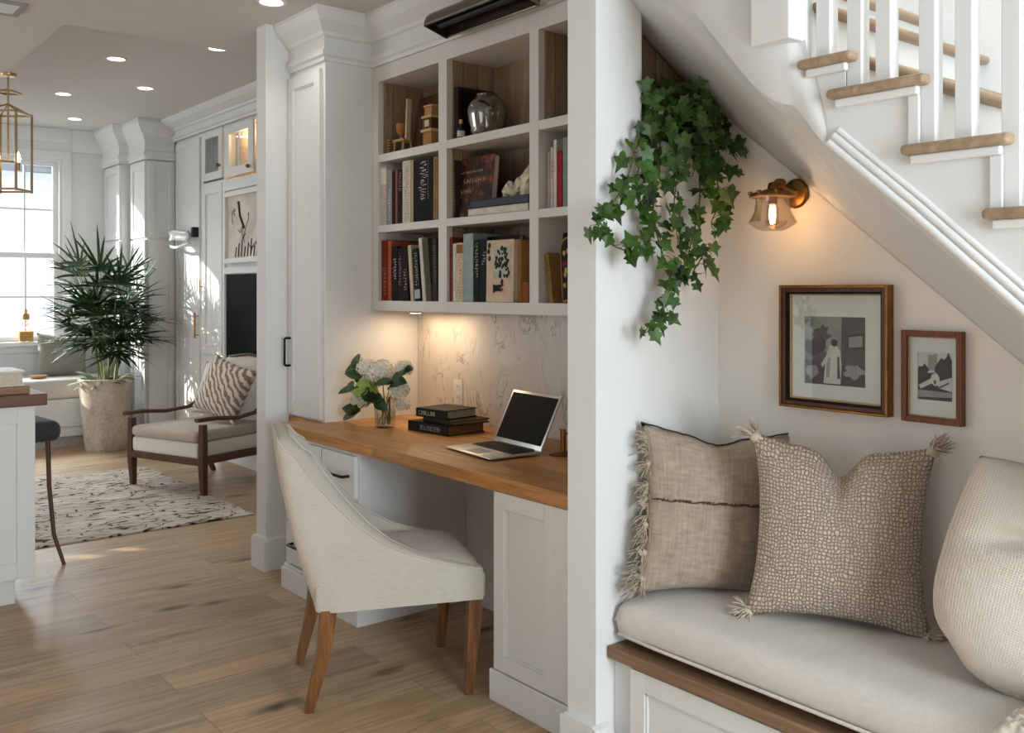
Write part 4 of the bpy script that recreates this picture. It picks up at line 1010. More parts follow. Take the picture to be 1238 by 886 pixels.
# brass desk lamp, half hidden behind the post
dl = thing('desk_lamp', 'brass lamp foot with a slim arm on the desk beside the post', 'lamp', (2.50, 2.775, .78))
m = MB(); m.lathe([(.001, 0), (.055, 0), (.058, .004), (.052, .01), (.014, .014), (.001, .014)], 36); m.build('base', M['brass_dark'], dl, 40)
m = MB(); m.tube([(0, 0, .012), (0, 0, .1)], .011, 14); m.build('post', M['brass'], dl, 60)
m = MB(); m.tube([(.1, .13, .075), (0, 0, .085), (-.02, -.1, .09)], .005, 8); m.build('arm', M['brass'], dl, 60)

# ================================================================== BOOKS AND THINGS ON THE SHELVES
def shelf_y(px, X=2.478):                       # where along the bookcase a sight line at this bearing meets depth X
    a = (px - 619) / 1150; return X * (.77789 - .6284 * a) / (.6284 + .77789 * a)
S1, S2, S3 = 2.1, 1.747, 1.373                  # shelf tops, upper to lower
def spine(row, pl, pr, h, col, label, group, lean=0, d=.2, X=2.478, **kw):
    yl, yr = shelf_y(pl, X), shelf_y(pr, X); t_ = max(.009, (yl - yr) - .0012)
    return book(label, 'book', (X, (yl + yr) / 2, row + .0005), (t_, h, d), col, (-lean, 0, 0), group, **kw)
g = 'books standing on the middle left shelf'
spine(S2, 457.8, 467.3, .292, '#b7b2ab', 'wide pale grey book at the left end of the middle left shelf', g, band=[(.7, .96)], text=None)
spine(S2, 467.5, 473.6, .272, '#8d8d8c', 'grey book with white lettering beside the wide pale grey book', g, text=('#d9d9d6', .08, .62))
spine(S2, 473.8, 477.6, .26, '#241817', 'thin dark brown book beside the grey lettered book', g)
spine(S2, 477.8, 480.4, .262, '#8a4f42', 'thin rust red book beside a black one, middle left shelf', g)
spine(S2, 480.6, 486.2, .264, '#151314', 'black book right of the thin rust red book', g, text=('#b59a8a', .6, .95))
spine(S2, 486.4, 496.0, .3, '#c3bbae', 'cream white book with faded title, middle left shelf', g, text=('#6f6558', .05, .95))
spine(S2, 496.2, 499.6, .298, '#a7977e', 'thin tan book between the cream book and the thick black book', g)
spine(S2, 499.8, 523.2, .292, '#100f10', 'thick black book with tall pale letters on the spine', g, text=('#c9c2b4', .35, .95))
spine(S2, 523.6, 529.3, .292, '#8c6f3e', 'mottled gold book at the right end of the middle left shelf', g, text=('#3d2f1f', .05, .95))
g = 'books standing on the bottom left shelf'
spine(S3, 461.3, 468.5, .3, '#6d2418', 'dark red book at the left end of the bottom left shelf', g, text=('#b98a5c', .1, .55))
spine(S3, 468.8, 473.0, .295, '#a4553b', 'orange red book beside the dark red book', g)
spine(S3, 473.4, 480.5, .265, '#12100f', 'black book with small white label on the bottom left shelf', g, text=('#cfc8bd', .4, .8))
spine(S3, 480.8, 485.8, .255, '#1d1413', 'black book with pink title on the bottom left shelf', g, text=('#c08f86', .3, .85))
spine(S3, 486.2, 494.0, .262, '#191010', 'brown black book left of the leaning cream book', g, lean=.05, text=('#b9a48e', .2, .6))
spine(S3, 496.5, 500.5, .268, '#bfae93', 'thin cream book leaning left in the bottom left shelf', g, lean=.105)
spine(S3, 501.5, 508.6, .25, '#16161b', 'navy black book between two leaning pale books', g, lean=.1, band=[(.05, .22)], text=('#a9b2b6', .3, .9))
spine(S3, 511.0, 515.0, .3, '#c6bfb3', 'tall white book leaning left on the bottom left shelf', g, lean=.125)
spine(S3, 516.0, 522.0, .295, '#4a463f', 'dark grey book leaning on the tall white book', g, lean=.12)
spine(S3, 523.4, 528.6, .29, '#2e2a27', 'dark book at the right end of the bottom left shelf', g, lean=.03, text=('#8c7f70', .3, .9))
g = 'books standing on the bottom middle shelf'
spine(S3, 541.0, 543.2, .23, '#7e6f5c', 'thin mottled book at the left end of the bottom middle shelf', g, text=('#d2c7b4', .1, .9))
spine(S3, 543.4, 547.0, .29, '#6b3325', 'brown red book on the bottom middle shelf', g)
spine(S3, 547.4, 551.6, .26, '#cfcac6', 'thin white book beside the brown red book', g, text=('#8d8884', .2, .9))
spine(S3, 551.8, 559.6, .262, '#c9b696', 'cream book with orange band on the bottom middle shelf', g, text=('#8a5c34', .05, .8), band=[(.82, .97)])
spine(S3, 559.9, 572.0, .3, '#8fa09f', 'tall pale blue book on the bottom middle shelf', g)
spine(S3, 572.4, 579.0, .27, '#131316', 'black book right of the tall pale blue book', g, text=('#c7b9a0', .4, .95))
spine(S3, 579.3, 590.0, .268, '#101115', 'thick black book behind the cream picture-covered book', g, text=('#9a9aa0', .6, .8))
def facing(label, px, X, row, w, h, t_, cover, lean, group, cat='book'):
    """a book standing with its front board toward the room (spine on the left)."""
    return book(label, cat, (X, shelf_y(px, X), row + .001), (t_, h, w), cover, (-lean, 0, -PI / 2), group)
b = facing('black book standing face out behind the cream picture-covered book', 588, 2.565, S3, .235, .285, .03, '#141414', .03, g)
b = facing('cream book with dark foliage picture facing out on the bottom middle shelf', 591.5, 2.49, S3, .185, .262, .036, '#c9b29a', .02, g)
m = MB(); rr = random.Random(2); xf = -.0186
m.mi = 0; m.box(.05, .165, xf - .0004, xf, .1, .235)
m.mi = 1
for i in range(46):
    cx, cz = rr.uniform(.06, .155), rr.gauss(.165, .03); cz = min(.225, max(.11, cz)); r_ = rr.uniform(.006, .014)
    m.poly([(cx + r_ * math.cos(k) * rr.uniform(.5, 1.2), xf - .0008 - i * .00001, cz + r_ * math.sin(k) * rr.uniform(.5, 1.2)) for k in (0, 1.2, 2.4, 3.6, 4.9)])
for i in range(8): m.poly([(.03 + rr.uniform(0, .1), xf - .0009, .03 + .05 * rr.random()) for k in range(3)])
for (cx, cz) in ((.015, .215), (.022, .185), (.11, .085), (.02, .24)): m.poly([(cx + .011 * math.cos(k), xf - .001, cz + .013 * math.sin(k)) for k in (0, 1, 2, 3.2, 4.4, 5.4)])
m.build('cover_picture', [tone('#aeb0a2'), tone('#23271f')], b)
spine(S3, 622.5, 629.6, .26, '#a8824c', 'tan book right of the cream picture-covered book', g, X=2.5)
spine(S3, 630.5, 638.6, .085, '#8a4b27', 'small orange brown book at the right end of the bottom middle shelf', g, X=2.5)
# middle shelf, centre
g = 'books on the middle centre shelf'
spine(S2, 543.0, 546.5, .225, '#6a6350', 'thin greenish book at the left end of the middle centre shelf', g, lean=.06, X=2.5)
spine(S2, 547.0, 551.0, .265, '#35302a', 'dark book with grey lettering left of the rust brown book', g, lean=.03, text=('#a9a598', .1, .9), X=2.5)
b = facing('large rust brown and black book standing face out, middle centre shelf', 552, 2.535, S2, .27, .272, .035, M['rusty'], .1, g)
m = MB()
for (z, w0, w1, hh) in ((.2, .03, .2, .012), (.155, .06, .22, .022), (.11, .03, .11, .02)):
    x = w0
    while x < w1: ww = rr.uniform(.006, .016); m.box(x, x + ww * .35, -.0186, -.0175, z, z + hh); m.box(x, x + ww, -.0186, -.0175, z + hh * rr.uniform(0, .7), z + hh * rr.uniform(0, .7) + .003); x += ww + .006
m.build('cover_lettering', tone('#a08a78'), b)
def flat_shelf(label, pl, pr, X, z, D_, T_, cov, edge): 
    yl, yr = shelf_y(pl, X), shelf_y(pr, X)
    return flat_book(label, (X, (yl + yr) / 2, z), 0, yl - yr, D_, T_, cov, edge, g)
flat_shelf('white book lying at the bottom under the driftwood shell', 566, 638.5, 2.475, S2 + .0005, .2, .033, '#c9c1b4', M['paper'])
flat_shelf('blue grey book lying flat directly under the driftwood shell', 568.5, 638.5, 2.475, S2 + .034, .2, .034, '#3e424e', tone('#33343a'))
dw = thing('driftwood_shell', 'pale broken shell of driftwood resting on the flat books', 'ornament', (2.555, 3.075, S2 + .069))
def shell_fn(a, b):
    th = a * PI * 1.05 - .2; r = .035 + .05 * b; y = .12 - .24 * b
    z = .005 + b ** 1.5 * .12 * (1 - abs(a - .5) * .9) + .05 * math.sin(a * PI) * (1 - b) * 1 + .012 * noise.noise(Vector((a * 7, b * 7, 1)))
    return (-.05 * math.cos(th) * (.6 + .8 * b) + .01 * noise.noise(Vector((a * 5, b * 9, 4))), y + .02 * noise.noise(Vector((b * 8, a * 6, 2))), max(.002, z + .02 * math.sin(b * 19) * (a > .3)))
m = MB(); m.grid(shell_fn, 26, 26)
for (y, x, h_) in ((-.085, .0, .17), (-.055, -.03, .13), (-.1, .03, .14), (.01, .01, .1)): m.tube([(x, y, .0), (x - .01, y - .004, h_ * .6), (x + .004, y - .012, h_)], [.034, .024, .004], 7)
m.ball((-.01, -.06, .055), .052, (.9, 1, 1.05), 3, .5); m.ball((-.02, .04, .025), .035, (1, 1.7, .7), 3, .5)
m.build('driftwood_shell', M['shell'], dw, 50)
# right column
g = 'books on the middle right shelf'
spine(S2, 661.5, 664.6, .23, '#b9aea6', 'thin pinkish grey book at the left of the middle right shelf', g, X=2.5)
spine(S2, 665.2, 668.6, .245, '#c4b9ae', 'pale book beside the thin pinkish grey book', g, X=2.5, text=('#7d2f2c', .5, .75))
spine(S2, 669.0, 672.8, .272, '#cdc8bf', 'tall cream book beside the red book, middle right shelf', g, X=2.5)
spine(S2, 673.2, 679.5, .225, '#8f1f26', 'bright red book on the middle right shelf', g, X=2.5)
spine(S2, 680.2, 690, .275, '#7f8a80', 'grey green book behind the post on the middle right shelf', g, X=2.5)
g = 'things leaning on the bottom right shelf'
b = facing('dark album leaning at the back of the bottom right shelf', 653, 2.56, S3, .19, .285, .02, '#26201c', .16, g)
spine(S3, 663.5, 669.0, .2, '#8a6a3e', 'tan ring-bound book leaning left on the bottom right shelf', g, lean=.16, X=2.49, text=('#2f2418', .3, .85))
tr_ = thing('painted_tray', 'round-topped wooden tray with dark painted flowers, bottom right shelf', 'tray', (2.505, 2.745, S3 + .006), (-.10, 0, -.2), g)
def ovl(r, n=20): return [(-.055 * r, 0)] + [(.055 * r, 0)] + [(.055 * r * math.cos(k), .2 + .055 * r * math.sin(k)) for k in [i * PI / n for i in range(n + 1)]]
m = MB(); m.prism(ovl(1), 'X', 0, .012, bev=.003); m.build('board', tone('#a37a49', .5), tr_, 40)
m = MB(); m.prism([(a * .8, b_ * .93 + .01) for a, b_ in ovl(1)], 'X', -.0012, .0005); pn = m.build('painted_panel', tone('#1c1512', .4), tr_)
m = MB()
for i in range(12):
    m.mi = i % 2; cy, cz = rr.uniform(-.03, .03), rr.uniform(.05, .21); m.poly([(-.002 - i * .00005, cy + .012 * math.cos(k), cz + .012 * math.sin(k)) for k in (0, 1.1, 2.3, 3.5, 4.7)])
m.build('flower_pattern', [tone('#7a2430'), tone('#a39a4c')], pn)
# top shelf left
mc = thing('toy_chair', 'tiny pale wooden toy chair on the top left shelf', 'ornament', (2.53, shelf_y(487, 2.53), S1))
m = MB(); m.box(-.03, .03, -.05, .05, .055, .068, .003); m.build('seat', tone('#a9835a'), mc)
m = MB(); m.prism([(-.05, .06), (-.036, .06), (-.05, .26), (-.06, .26)], 'X', -.012, .012); m.build('backrest', tone('#b9a68c'), mc)
for (x, y) in ((-.024, .042), (.024, .042), (-.024, -.044), (.024, -.044)): m = MB(); m.tube([(x, y, 0), (x * .9, y * .9, .056)], .006, 8); m.build('leg', tone('#a9835a'), mc, 60)
tb = thing('wooden_cup', 'small tan wooden goblet on the seat of the toy chair', 'cup', (2.53, shelf_y(485.5, 2.53), S1 + .0685))
m = MB(); m.lathe([(.001, 0), (.014, 0), (.008, .012), (.007, .02), (.024, .035), (.028, .06), (.026, .078), (.023, .076), (.022, .05), (.001, .04)], 20); m.build('bowl', tone('#a06a3a', .5), tb, 60)
tn = thing('gold_tin', 'small banded gold tin at the left of the top left shelf', 'tin', (2.51, shelf_y(472.5, 2.51), S1))
m = MB(); m.box(-.018, .018, -.018, .018, 0, .075, .003); m.build('body', tone('#8a6b3a', .4), tn)
m = MB()
for i in range(5): m.box(-.0188, .0188, -.0188, .0188, .008 + i * .013, .012 + i * .013)
m.build('bands', tone('#3c2b1a'), tn)
bb = thing('serving_board', 'brown wooden board leaning at the back of the top left shelf', 'board', (2.63, shelf_y(511, 2.63), S1 + .004), (0, .2, 0))
m = MB(); m.box(0, .016, -.11, .12, 0, .31, .006); m.build('board', wood('serving_walnut', '#3a2415', '#5c3b22', '#6f4a2c', 'Z', None, .5), bb)
spine(S1, 505.5, 509.5, .165, '#3a1f17', 'dark brown book on the top left shelf', 'small books on the top left shelf', X=2.54)
spine(S1, 510.0, 515.5, .17, '#5a3d2a', 'brown book with pale edge on the top left shelf', 'small books on the top left shelf', X=2.54)
lt_ = thing('wooden_lantern', 'stacked gold and brown wooden box ornament at the right of the top left shelf', 'ornament', (2.505, shelf_y(523.8, 2.505), S1))
for (nm, w, a, b_, c) in (('base', .034, 0, .06, '#9a7443'), ('ledge', .043, .06, .074, '#c0a06c'), ('body', .036, .074, .125, '#4b3522'), ('ledge', .041, .125, .136, '#c0a06c'), ('cap', .03, .136, .178, '#a27e4c'), ('lid', .034, .178, .186, '#c0a06c')):
    m = MB(); m.box(-w, w, -w, w, a, b_, .002); m.build(nm, tone(c, .5), lt_)
m = MB(); m.box(-.0375, -.036, -.018, .018, .085, .115); m.build('window', tone('#c9b58c'), lt_)
# top shelf centre
fr = thing('black_picture_frame', 'black framed panel standing at the left of the glass jar', 'picture frame', (2.6, 3.492, S1), (0, 0, 0))
m = MB(); m.box(-.1, .1, -.012, .01, 0, .235, .002); m.build('panel', tone('#16130f', .5), fr)
m = MB()
for (a, b_, c, d) in ((-.105, -.09, 0, .24), (.09, .105, 0, .24), (-.09, .09, .225, .24), (-.09, .09, 0, .015)): m.box(a, b_, -.018, .012, c, d, .002)
m.build('frame', tone('#211a14', .4), fr)
bt = thing('small_bottle', 'tiny dark glass bottle beside the glass jar on the top shelf', 'bottle', (2.505, 3.465, S1))
m = MB(); m.lathe([(.001, 0), (.016, 0), (.017, .004), (.017, .045), (.008, .06), (.007, .075), (.001, .075)], 20); m.build('body', M['darkplastic'], bt, 50)
m = MB(); m.lathe([(.001, .07), (.009, .07), (.009, .09), (.001, .092)], 16); m.build('cap', M['brass_pale'], bt, 50)
m = MB(); m.lathe([(.0172, .012), (.0174, .012), (.0174, .038), (.0172, .038)], 20, cap0=False, cap1=False); m.build('label', M['paper'], bt)
gj = thing('glass_jar', 'big rounded clear glass jar on the top middle shelf', 'jar', (2.58, 3.375, S1))
m = MB(); m.lathe([(.001, .0), (.062, 0), (.068, .004), (.078, .05), (.088, .1), (.09, .125), (.082, .155), (.062, .178), (.048, .187), (.052, .195), (.05, .197), (.044, .187), (.06, .174), (.079, .152), (.086, .125), (.084, .1), (.075, .05), (.064, .008), (.001, .006)], 48); m.build('body', M['jar'], gj, 60)
wp_ = thing('carved_panel', 'dark carved wooden panel standing in the top right cubby', 'ornament', (2.62, 2.63, S1))
m = MB(); m.box(-.012, .012, -.13, .15, 0, .33, .004); m.build('panel', wood('carved_walnut', '#2c1d12', '#46301e', '#5a3f28', 'Z', None, .5), wp_)
m = MB(); m.box(-.02, -.012, -.1, .1, .03, .05, .003); m.box(-.02, -.012, -.1, .1, .26, .28, .003); m.lathe([(.001, 0), (.018, 0), (.012, .012), (.001, .014)], 16, TR((-.012, .07, .16), (0, -PI / 2, 0))); m.build('carving', M['brass_dark'], wp_, 40)

# ================================================================== THE NOOK
cu = thing('bench_cushion', 'long thick oatmeal linen cushion with piped edge on the bench', 'cushion', (1.968, 1.2, .39))
def cush(side):
    def f(a, b):
        x, y = 2 * a - 1, 2 * b - 1
        kx = (max(0, 1 - abs(x) ** 9)) ** .32; ky = (max(0, 1 - abs(y) ** 30)) ** .32
        z = .074 + side * (.064 * kx * ky + .012 * (1 - x * x) * (1 - .3 * y * y) * (side > 0) + (.004 * noise.noise(Vector((x * 2, y * 8, 3))) if side > 0 else 0) * kx * ky)
        return (.244 + x * .243, .0 + y * .772, max(.001, z))
    return f
m = MB(); m.grid(cush(1), 40, 90); m.grid(cush(-1), 40, 90); bmesh.ops.remove_doubles(m.bm, verts=m.bm.verts, dist=.0005); bmesh.ops.recalc_face_normals(m.bm, faces=m.bm.faces); cv_ = m.build('cover', M['bench'], cu, 180)
m = MB(); m.tube([(.012, -.755, .035), (.003, -.6, .035), (.001, 0, .035), (.003, .6, .035), (.010, .755, .035), (.04, .772, .035), (.2, .773, .035), (.4, .773, .035)], .005, 8); m.build('piping', M['bench'], cv_, 60)
def strands(m, p, d, n, L_, r0, rnd, spread=.35, sag=.02):
    for i in range(n):
        q = Vector(d) + Vector((rnd.gauss(0, spread), rnd.gauss(0, spread), rnd.gauss(0, spread))); q.normalize(); l = L_ * rnd.uniform(.6, 1.1)
        s0 = Vector(p); k1 = s0 + q * l * .5 + Vector((rnd.gauss(0, .003), rnd.gauss(0, .003), 0)); k2 = s0 + q * l + Vector((rnd.gauss(0, .005), 0, -sag * rnd.random()))
        m.tube([s0, k1, k2], [r0, r0 * .9, r0 * .4], 4, cap=False)
rn = random.Random(21)
# flax pillow with knotted fringe
fp = thing('flax_pillow', 'brown flax pillow with ragged knotted fringe against the white post wall', 'pillow', (2.235, 1.815, .765), (-.13, .09, math.radians(-31)), None)
pc = pillow('flax_pillow', M['flax'], fp, .435, .455, .075, 40, bow=.045, corner=.09, chop=.05)
m = MB(); pts = []
for i in range(25): x = -.2 + .4 * i / 24; pts.append((x, -.0755 * (max(0, 1 - abs(x / .2175) ** 2.6) ** .55) - .0015, .03 + .003 * math.sin(i * 1.7)))
m.tube(pts, .0022, 6)
for i in range(60): x = rn.uniform(-.19, .19); yb = -.0765 * (max(0, 1 - abs(x / .2175) ** 2.6) ** .55) - .002; m.tube([(x, yb, .027), (x + .004, yb - .001, .035)], .0014, 4)
m.build('seam', tone('#4e4033'), pc)
m = MB(); pts = []
for i in range(33):
    x = -1 + 2 * i / 32; k = .05 * math.exp(-(x / .28) ** 2); pts.append((x * .435 / 2 * (1 + .09 * abs(x) ** 3), -.002, .2275 * (1 - .045 * (1 - x * x) + .09 * abs(x) ** 3) - k * .455 + .002 + rn.uniform(-.001, .002)))
m.tube(pts, .0026, 6); m.build('edge_stitching', tone('#3a3028'), pc)
m = MB()
for z in [.21, .2, .18, .16, .13, .07, .06, .045, .03, .01, -.02, -.05, -.07, -.09, -.12, -.15, -.17, -.19, -.2, -.215, -.22]:
    xe = -.2175 * (1 - .045 * (1 - (z / .2275) ** 2)); strands(m, (xe + .004, -.004, z), (-1, -.25, -.25 + (.5 if z > .15 else 0)), 11, .055 if z > -.17 else .07, .0018, rn, .45)
for z in (.13, -.045, -.125, -.2): m.ball((-.212, -.012, z), .0085, (1, 1, 1.2), 2, .5); strands(m, (-.212, -.014, z), (-.15, -.3, -1), 12, .04, .0016, rn, .3)
for z in (.035, -.1): 
    for k in range(3): m.tube([(-.212, -.008, z), (-.225 - .006 * k, -.02, z - .015), (-.218, -.018, z - .035)], .0035, 6)
m.build('fringe', M['fringe'], fp, 180)
# nubby pillow with corner tassels
np_ = thing('woven_pillow', 'nubby check woven taupe pillow with corner tassels in the middle of the bench', 'pillow', (2.268, 1.425, .775), (-.13, .03, math.radians(-61)))
pn_ = pillow('woven_pillow', M['nubby'], np_, .435, .46, .095, 56, bow=.055, corner=.09, chop=.15, cw=.2)
for (sx, sz) in ((-1, 1), (1, 1), (-1, -1), (1, -1)):
    m = MB()
    strands(m, (sx * .222, .0, sz * .232), (sx * .55, -.1, sz * (.75 if sz > 0 else .12)), 70, .065 if sz > 0 else .06, .0024, rn, .32)
    m.ball((sx * .226, 0, sz * .235), .016, (1, 1, 1), 2, .4); m.build('tassel', M['fringe_pale'], np_, 180)
# gauze pillow
zp_ = thing('gauze_pillow', 'large pale gauze pillow slumped at the right end of the bench', 'pillow', (2.262, .835, .752), (-.16, math.radians(15), math.radians(-62)))
pillow('gauze_pillow', M['gauze'], zp_, .53, .48, .125, 60, bow=-.07, corner=-.02, low=-.24, chop=.2, cw=.34, groove=1)
# knitted throw
th_ = thing('knitted_throw', 'chunky cream knitted throw folded on the front corner of the bench cushion', 'blanket', (2.03, .655, .532), (0, 0, -.05))
def thr(a, b):
    x, y = 2 * a - 1, 2 * b - 1; k = (max(0, 1 - abs(x) ** 6) ** .4) * (max(0, 1 - abs(y) ** 6) ** .4)
    kn = .008 * math.sin(a * 60 + math.sin(b * 70)) * math.sin(b * 60 + 1.2 * math.sin(a * 50))
    return (x * .13, y * .21 + .012 * noise.noise(Vector((a * 9, 0, 2))), .004 + (.055 + kn) * k)
m = MB(); m.grid(thr, 90, 120); m.build('knitted_throw', fabric('chunky_knit', '#cfc6b8', 120, .8, .1), th_, 180)

# framed photographs
def multi_print(parent, X, y0, y1, z0, z1, seed, shapes, base):
    m = MB(); m.mi = 0; m.box(X - .001, X, y0, y1, z0, z1)
    n = 0
    for mi, poly in shapes:
        n += 1; m.mi = mi; m.poly([(X - .0012 - n * .00012, y1 + (y0 - y1) * a, z0 + (z1 - z0) * b) for a, b in poly])
    rs = random.Random(seed)
    return m.build('photo_print', [base, tone('#0f0f10', .6), tone('#3c3c3d', .6), tone('#8c8c8b', .6), tone('#c9c9c6', .6)], parent)
def pframe(label, y0, y1, z0, z1, depth, bw, bands, loc, mat_in, prn, base, shapes, slip=None):
    t = thing('framed_photo', label, 'picture', loc, (0, 0, 0), 'framed photographs under the stairs'); yc, zc = loc[1], loc[2]
    def ring(m, b0, b1, x0, x1, bev=.0015):
        a, b, c, d = y0 - yc, y1 - yc, z0 - zc, z1 - zc
        m.box(x0, x1, a + b0, a + b1, c + b0, d - b0, bev); m.box(x0, x1, b - b1, b - b0, c + b0, d - b0, bev)
        m.box(x0, x1, a + b1, b - b1, c + b0, c + b1, bev); m.box(x0, x1, a + b1, b - b1, d - b1, d - b0, bev)
    m = MB()
    for i, (b0, b1, x0, mi) in enumerate(bands): m.mi = mi; ring(m, b0, b1, x0, 0)
    m.build('frame', [M['brass_dark'], M['walnut'], tone('#1c120b', .35), tone('#b39a72', .4), wood('cherry_frame', '#4a2614', '#6e3d22', '#7d4a2b', 'Z', None, .4)], t)
    m = MB(); B = bands[-1][1]; ring(m, B - .001, (z1 - prn[3]), -.009, -.004, 0) if False else None
    a, b, c, d = y0 - yc + B - .002, y1 - yc - B + .002, z0 - zc + B - .002, z1 - zc - B + .002; p0, p1, q0, q1 = prn[0] - yc, prn[1] - yc, prn[2] - zc, prn[3] - zc
    m.box(-.008, -.003, a, p0, c, d); m.box(-.008, -.003, p1, b, c, d); m.box(-.008, -.003, p0, p1, c, q0); m.box(-.008, -.003, p0, p1, q1, d); m.build('mount', M['cardboard'], t)
    multi_print(t, -.0035, p0, p1, q0, q1, 4, shapes, base)
    m = MB(); m.box(-.0125, -.0115, a, b, c, d); m.build('glass', M['pane'], t)
    return t
bwm = NT('grey_photo').set(.5, 0, .3); bwm.link(bwm.ramp(bwm.noise(bwm.coord(), 26, 6, .75), [(.35, lin('#1b1b1c')), (.55, lin('#4b4b4b')), (.75, lin('#9a9a99'))]), bwm.b.inputs['Base Color'])
def blob(cx, cy, rx, ry, n=12, seed=0, j=.0):
    r = random.Random(seed); return [(cx + rx * math.cos(2 * PI * i / n) * (1 + r.uniform(-j, j)), cy + ry * math.sin(2 * PI * i / n) * (1 + r.uniform(-j, j))) for i in range(n)]
shA = [(3, [(.0, .62), (.42, .62), (.42, 1), (0, 1)]), (2, [(.62, .45), (1, .45), (1, 1), (.62, 1)]), (3, [(.34, .48), (.6, .48), (.62, 1), (.34, 1)]), (1, [(.7, .52), (.98, .55), (.98, .78), (.7, .74)]), (3, [(.73, .56), (.95, .58), (.95, .74), (.73, .71)]),
       (1, blob(.14, .55, .15, .14, 14, 1, .35)), (2, blob(.3, .72, .12, .16, 16, 2, .45)), (1, blob(.28, .6, .08, .12, 12, 3, .4)), (1, [(0, 0), (1, 0), (1, .3), (.7, .42), (.4, .3), (0, .36)]),
       (3, blob(.12, .18, .1, .09, 12, 5, .3)), (3, blob(.82, .22, .16, .1, 16, 6, .45)), (2, blob(.78, .36, .2, .08, 14, 7, .4)),
       (4, [(.32, .02), (.6, .02), (.62, .3), (.6, .5), (.52, .6), (.42, .58), (.36, .42)]), (3, [(.36, .1), (.42, .12), (.44, .4), (.38, .38)]), (4, [(.36, .42), (.28, .3), (.3, .25), (.4, .36)]), (1, blob(.5, .62, .055, .055)), (2, [(.55, .1), (.6, .1), (.58, .42), (.55, .42)])]
shB = [(4, [(0, .5), (1, .5), (1, 1), (0, 1)]), (3, [(.28, .62), (.55, .62), (.56, .98), (.4, .94), (.3, .96)]), (1, blob(.15, .58, .17, .16, 14, 1, .3)), (1, blob(.72, .68, .2, .2, 14, 2, .35)), (1, blob(.88, .72, .12, .26, 12, 3, .3)), (1, [(0, 0), (1, 0), (1, .6), (0, .55)]),
       (4, blob(.5, .44, .14, .13, 14, 4, .15)), (4, [(.02, .3), (.4, .46), (.42, .36), (.08, .22)]), (4, [(.55, .38), (.98, .5), (.98, .2), (.6, .26)]), (3, [(.0, .05), (.98, .08), (.98, .18), (0, .2)]), (2, blob(.5, .38, .04, .05)), (2, [(.6, .28), (.9, .4), (.9, .36), (.62, .25)])]
pframe('large brass and dark framed black and white photo of a pale figure', 1.374, 1.724, 1.075, 1.438, .03, .03, [(0, .008, -.034, 0), (.008, .02, -.03, 1), (.02, .026, -.024, 2), (.026, .031, -.016, 3)], (2.459, 1.549, 1.256), None, (1.455, 1.652, 1.148, 1.346), bwm.m, shA)
pframe('small reddish wood framed black and white photo on the right', 1.176, 1.342, 1.07, 1.315, .02, .016, [(0, .016, -.022, 4), (.016, .019, -.014, 3)], (2.459, 1.259, 1.1925), None, (1.208, 1.302, 1.131, 1.258), bwm.m, shB)
# sconce
sc_ = thing('wall_sconce', 'brass wall lamp with flared glass shade and glowing bulb under the stairs', 'wall lamp', (2.459, 1.685, 1.713))
m = MB(); m.lathe([(.001, 0), (.044, 0), (.045, .004), (.04, .012), (.016, .018), (.001, .02)], 36, TR((0, 0, 0), (0, -PI / 2, 0))); m.build('backplate', M['brass_dark'], sc_, 40)
m = MB(); m.tube([(-.01, 0, .0), (-.05, 0, .012), (-.09, -.002, .02), (-.122, -.004, .012), (-.124, -.004, -.01)], [.013, .012, .013, .016, .018], 14); m.ball((-.085, -.002, .026), .02, (1, .9, .7), 2); m.build('arm', M['brass_dark'], sc_, 60)
CX, CY = -.124, -.004
m = MB(); m.lathe([(.001, .0), (.022, .0), (.03, -.004), (.062, -.012), (.068, -.018), (.066, -.023), (.058, -.022), (.001, -.018)], 40, TR((CX, CY, .004)))
for k in range(8): m.lathe([(.001, 0), (.006, 0), (.006, .009), (.001, .011)], 8, TR((CX + .064 * math.cos(k * PI / 4), CY + .064 * math.sin(k * PI / 4), -.012)))
m.build('gallery', M['brass_dark'], sc_, 40)
m = MB(); m.lathe([(.05, -.02), (.049, -.035), (.052, -.06), (.062, -.08), (.071, -.092), (.068, -.094), (.06, -.102), (.044, -.112), (.03, -.116), (.03, -.114), (.043, -.11), (.058, -.1), (.066, -.0925), (.06, -.081), (.05, -.06), (.047, -.035), (.048, -.02)], 48, TR((CX, CY, 0)), cap0=False, cap1=False); m.build('shade', M['amber'], sc_, 60)
m = MB(); m.lathe([(.001, -.018), (.014, -.018), (.014, -.04), (.001, -.04)], 20, TR((CX, CY, 0))); m.build('socket', M['brass_dark'], sc_, 60)
m = MB(); m.lathe([(.012, -.04), (.017, -.052), (.018, -.09), (.012, -.1), (.001, -.104)], 20, TR((CX, CY, 0)), cap0=False); bl = m.build('bulb', M['amber'], sc_, 60)
m = MB(); 
for k in range(4): m.tube([(CX + .007 * math.cos(k * PI / 2), CY + .007 * math.sin(k * PI / 2), -.044), (CX + .005 * math.cos(k * PI / 2 + .5), CY + .005 * math.sin(k * PI / 2 + .5), -.094)], .0022, 6)
m.build('filament', M['fil'], bl)
l = bpy.data.lights.new('sconce_glow', 'POINT'); l.energy = 1.5; l.color = (1, .7, .42); l.shadow_soft_size = .012
o = bpy.data.objects.new('sconce_glow', l); COL.objects.link(o); o.parent = sc_; o.location = (CX, CY, -.07)

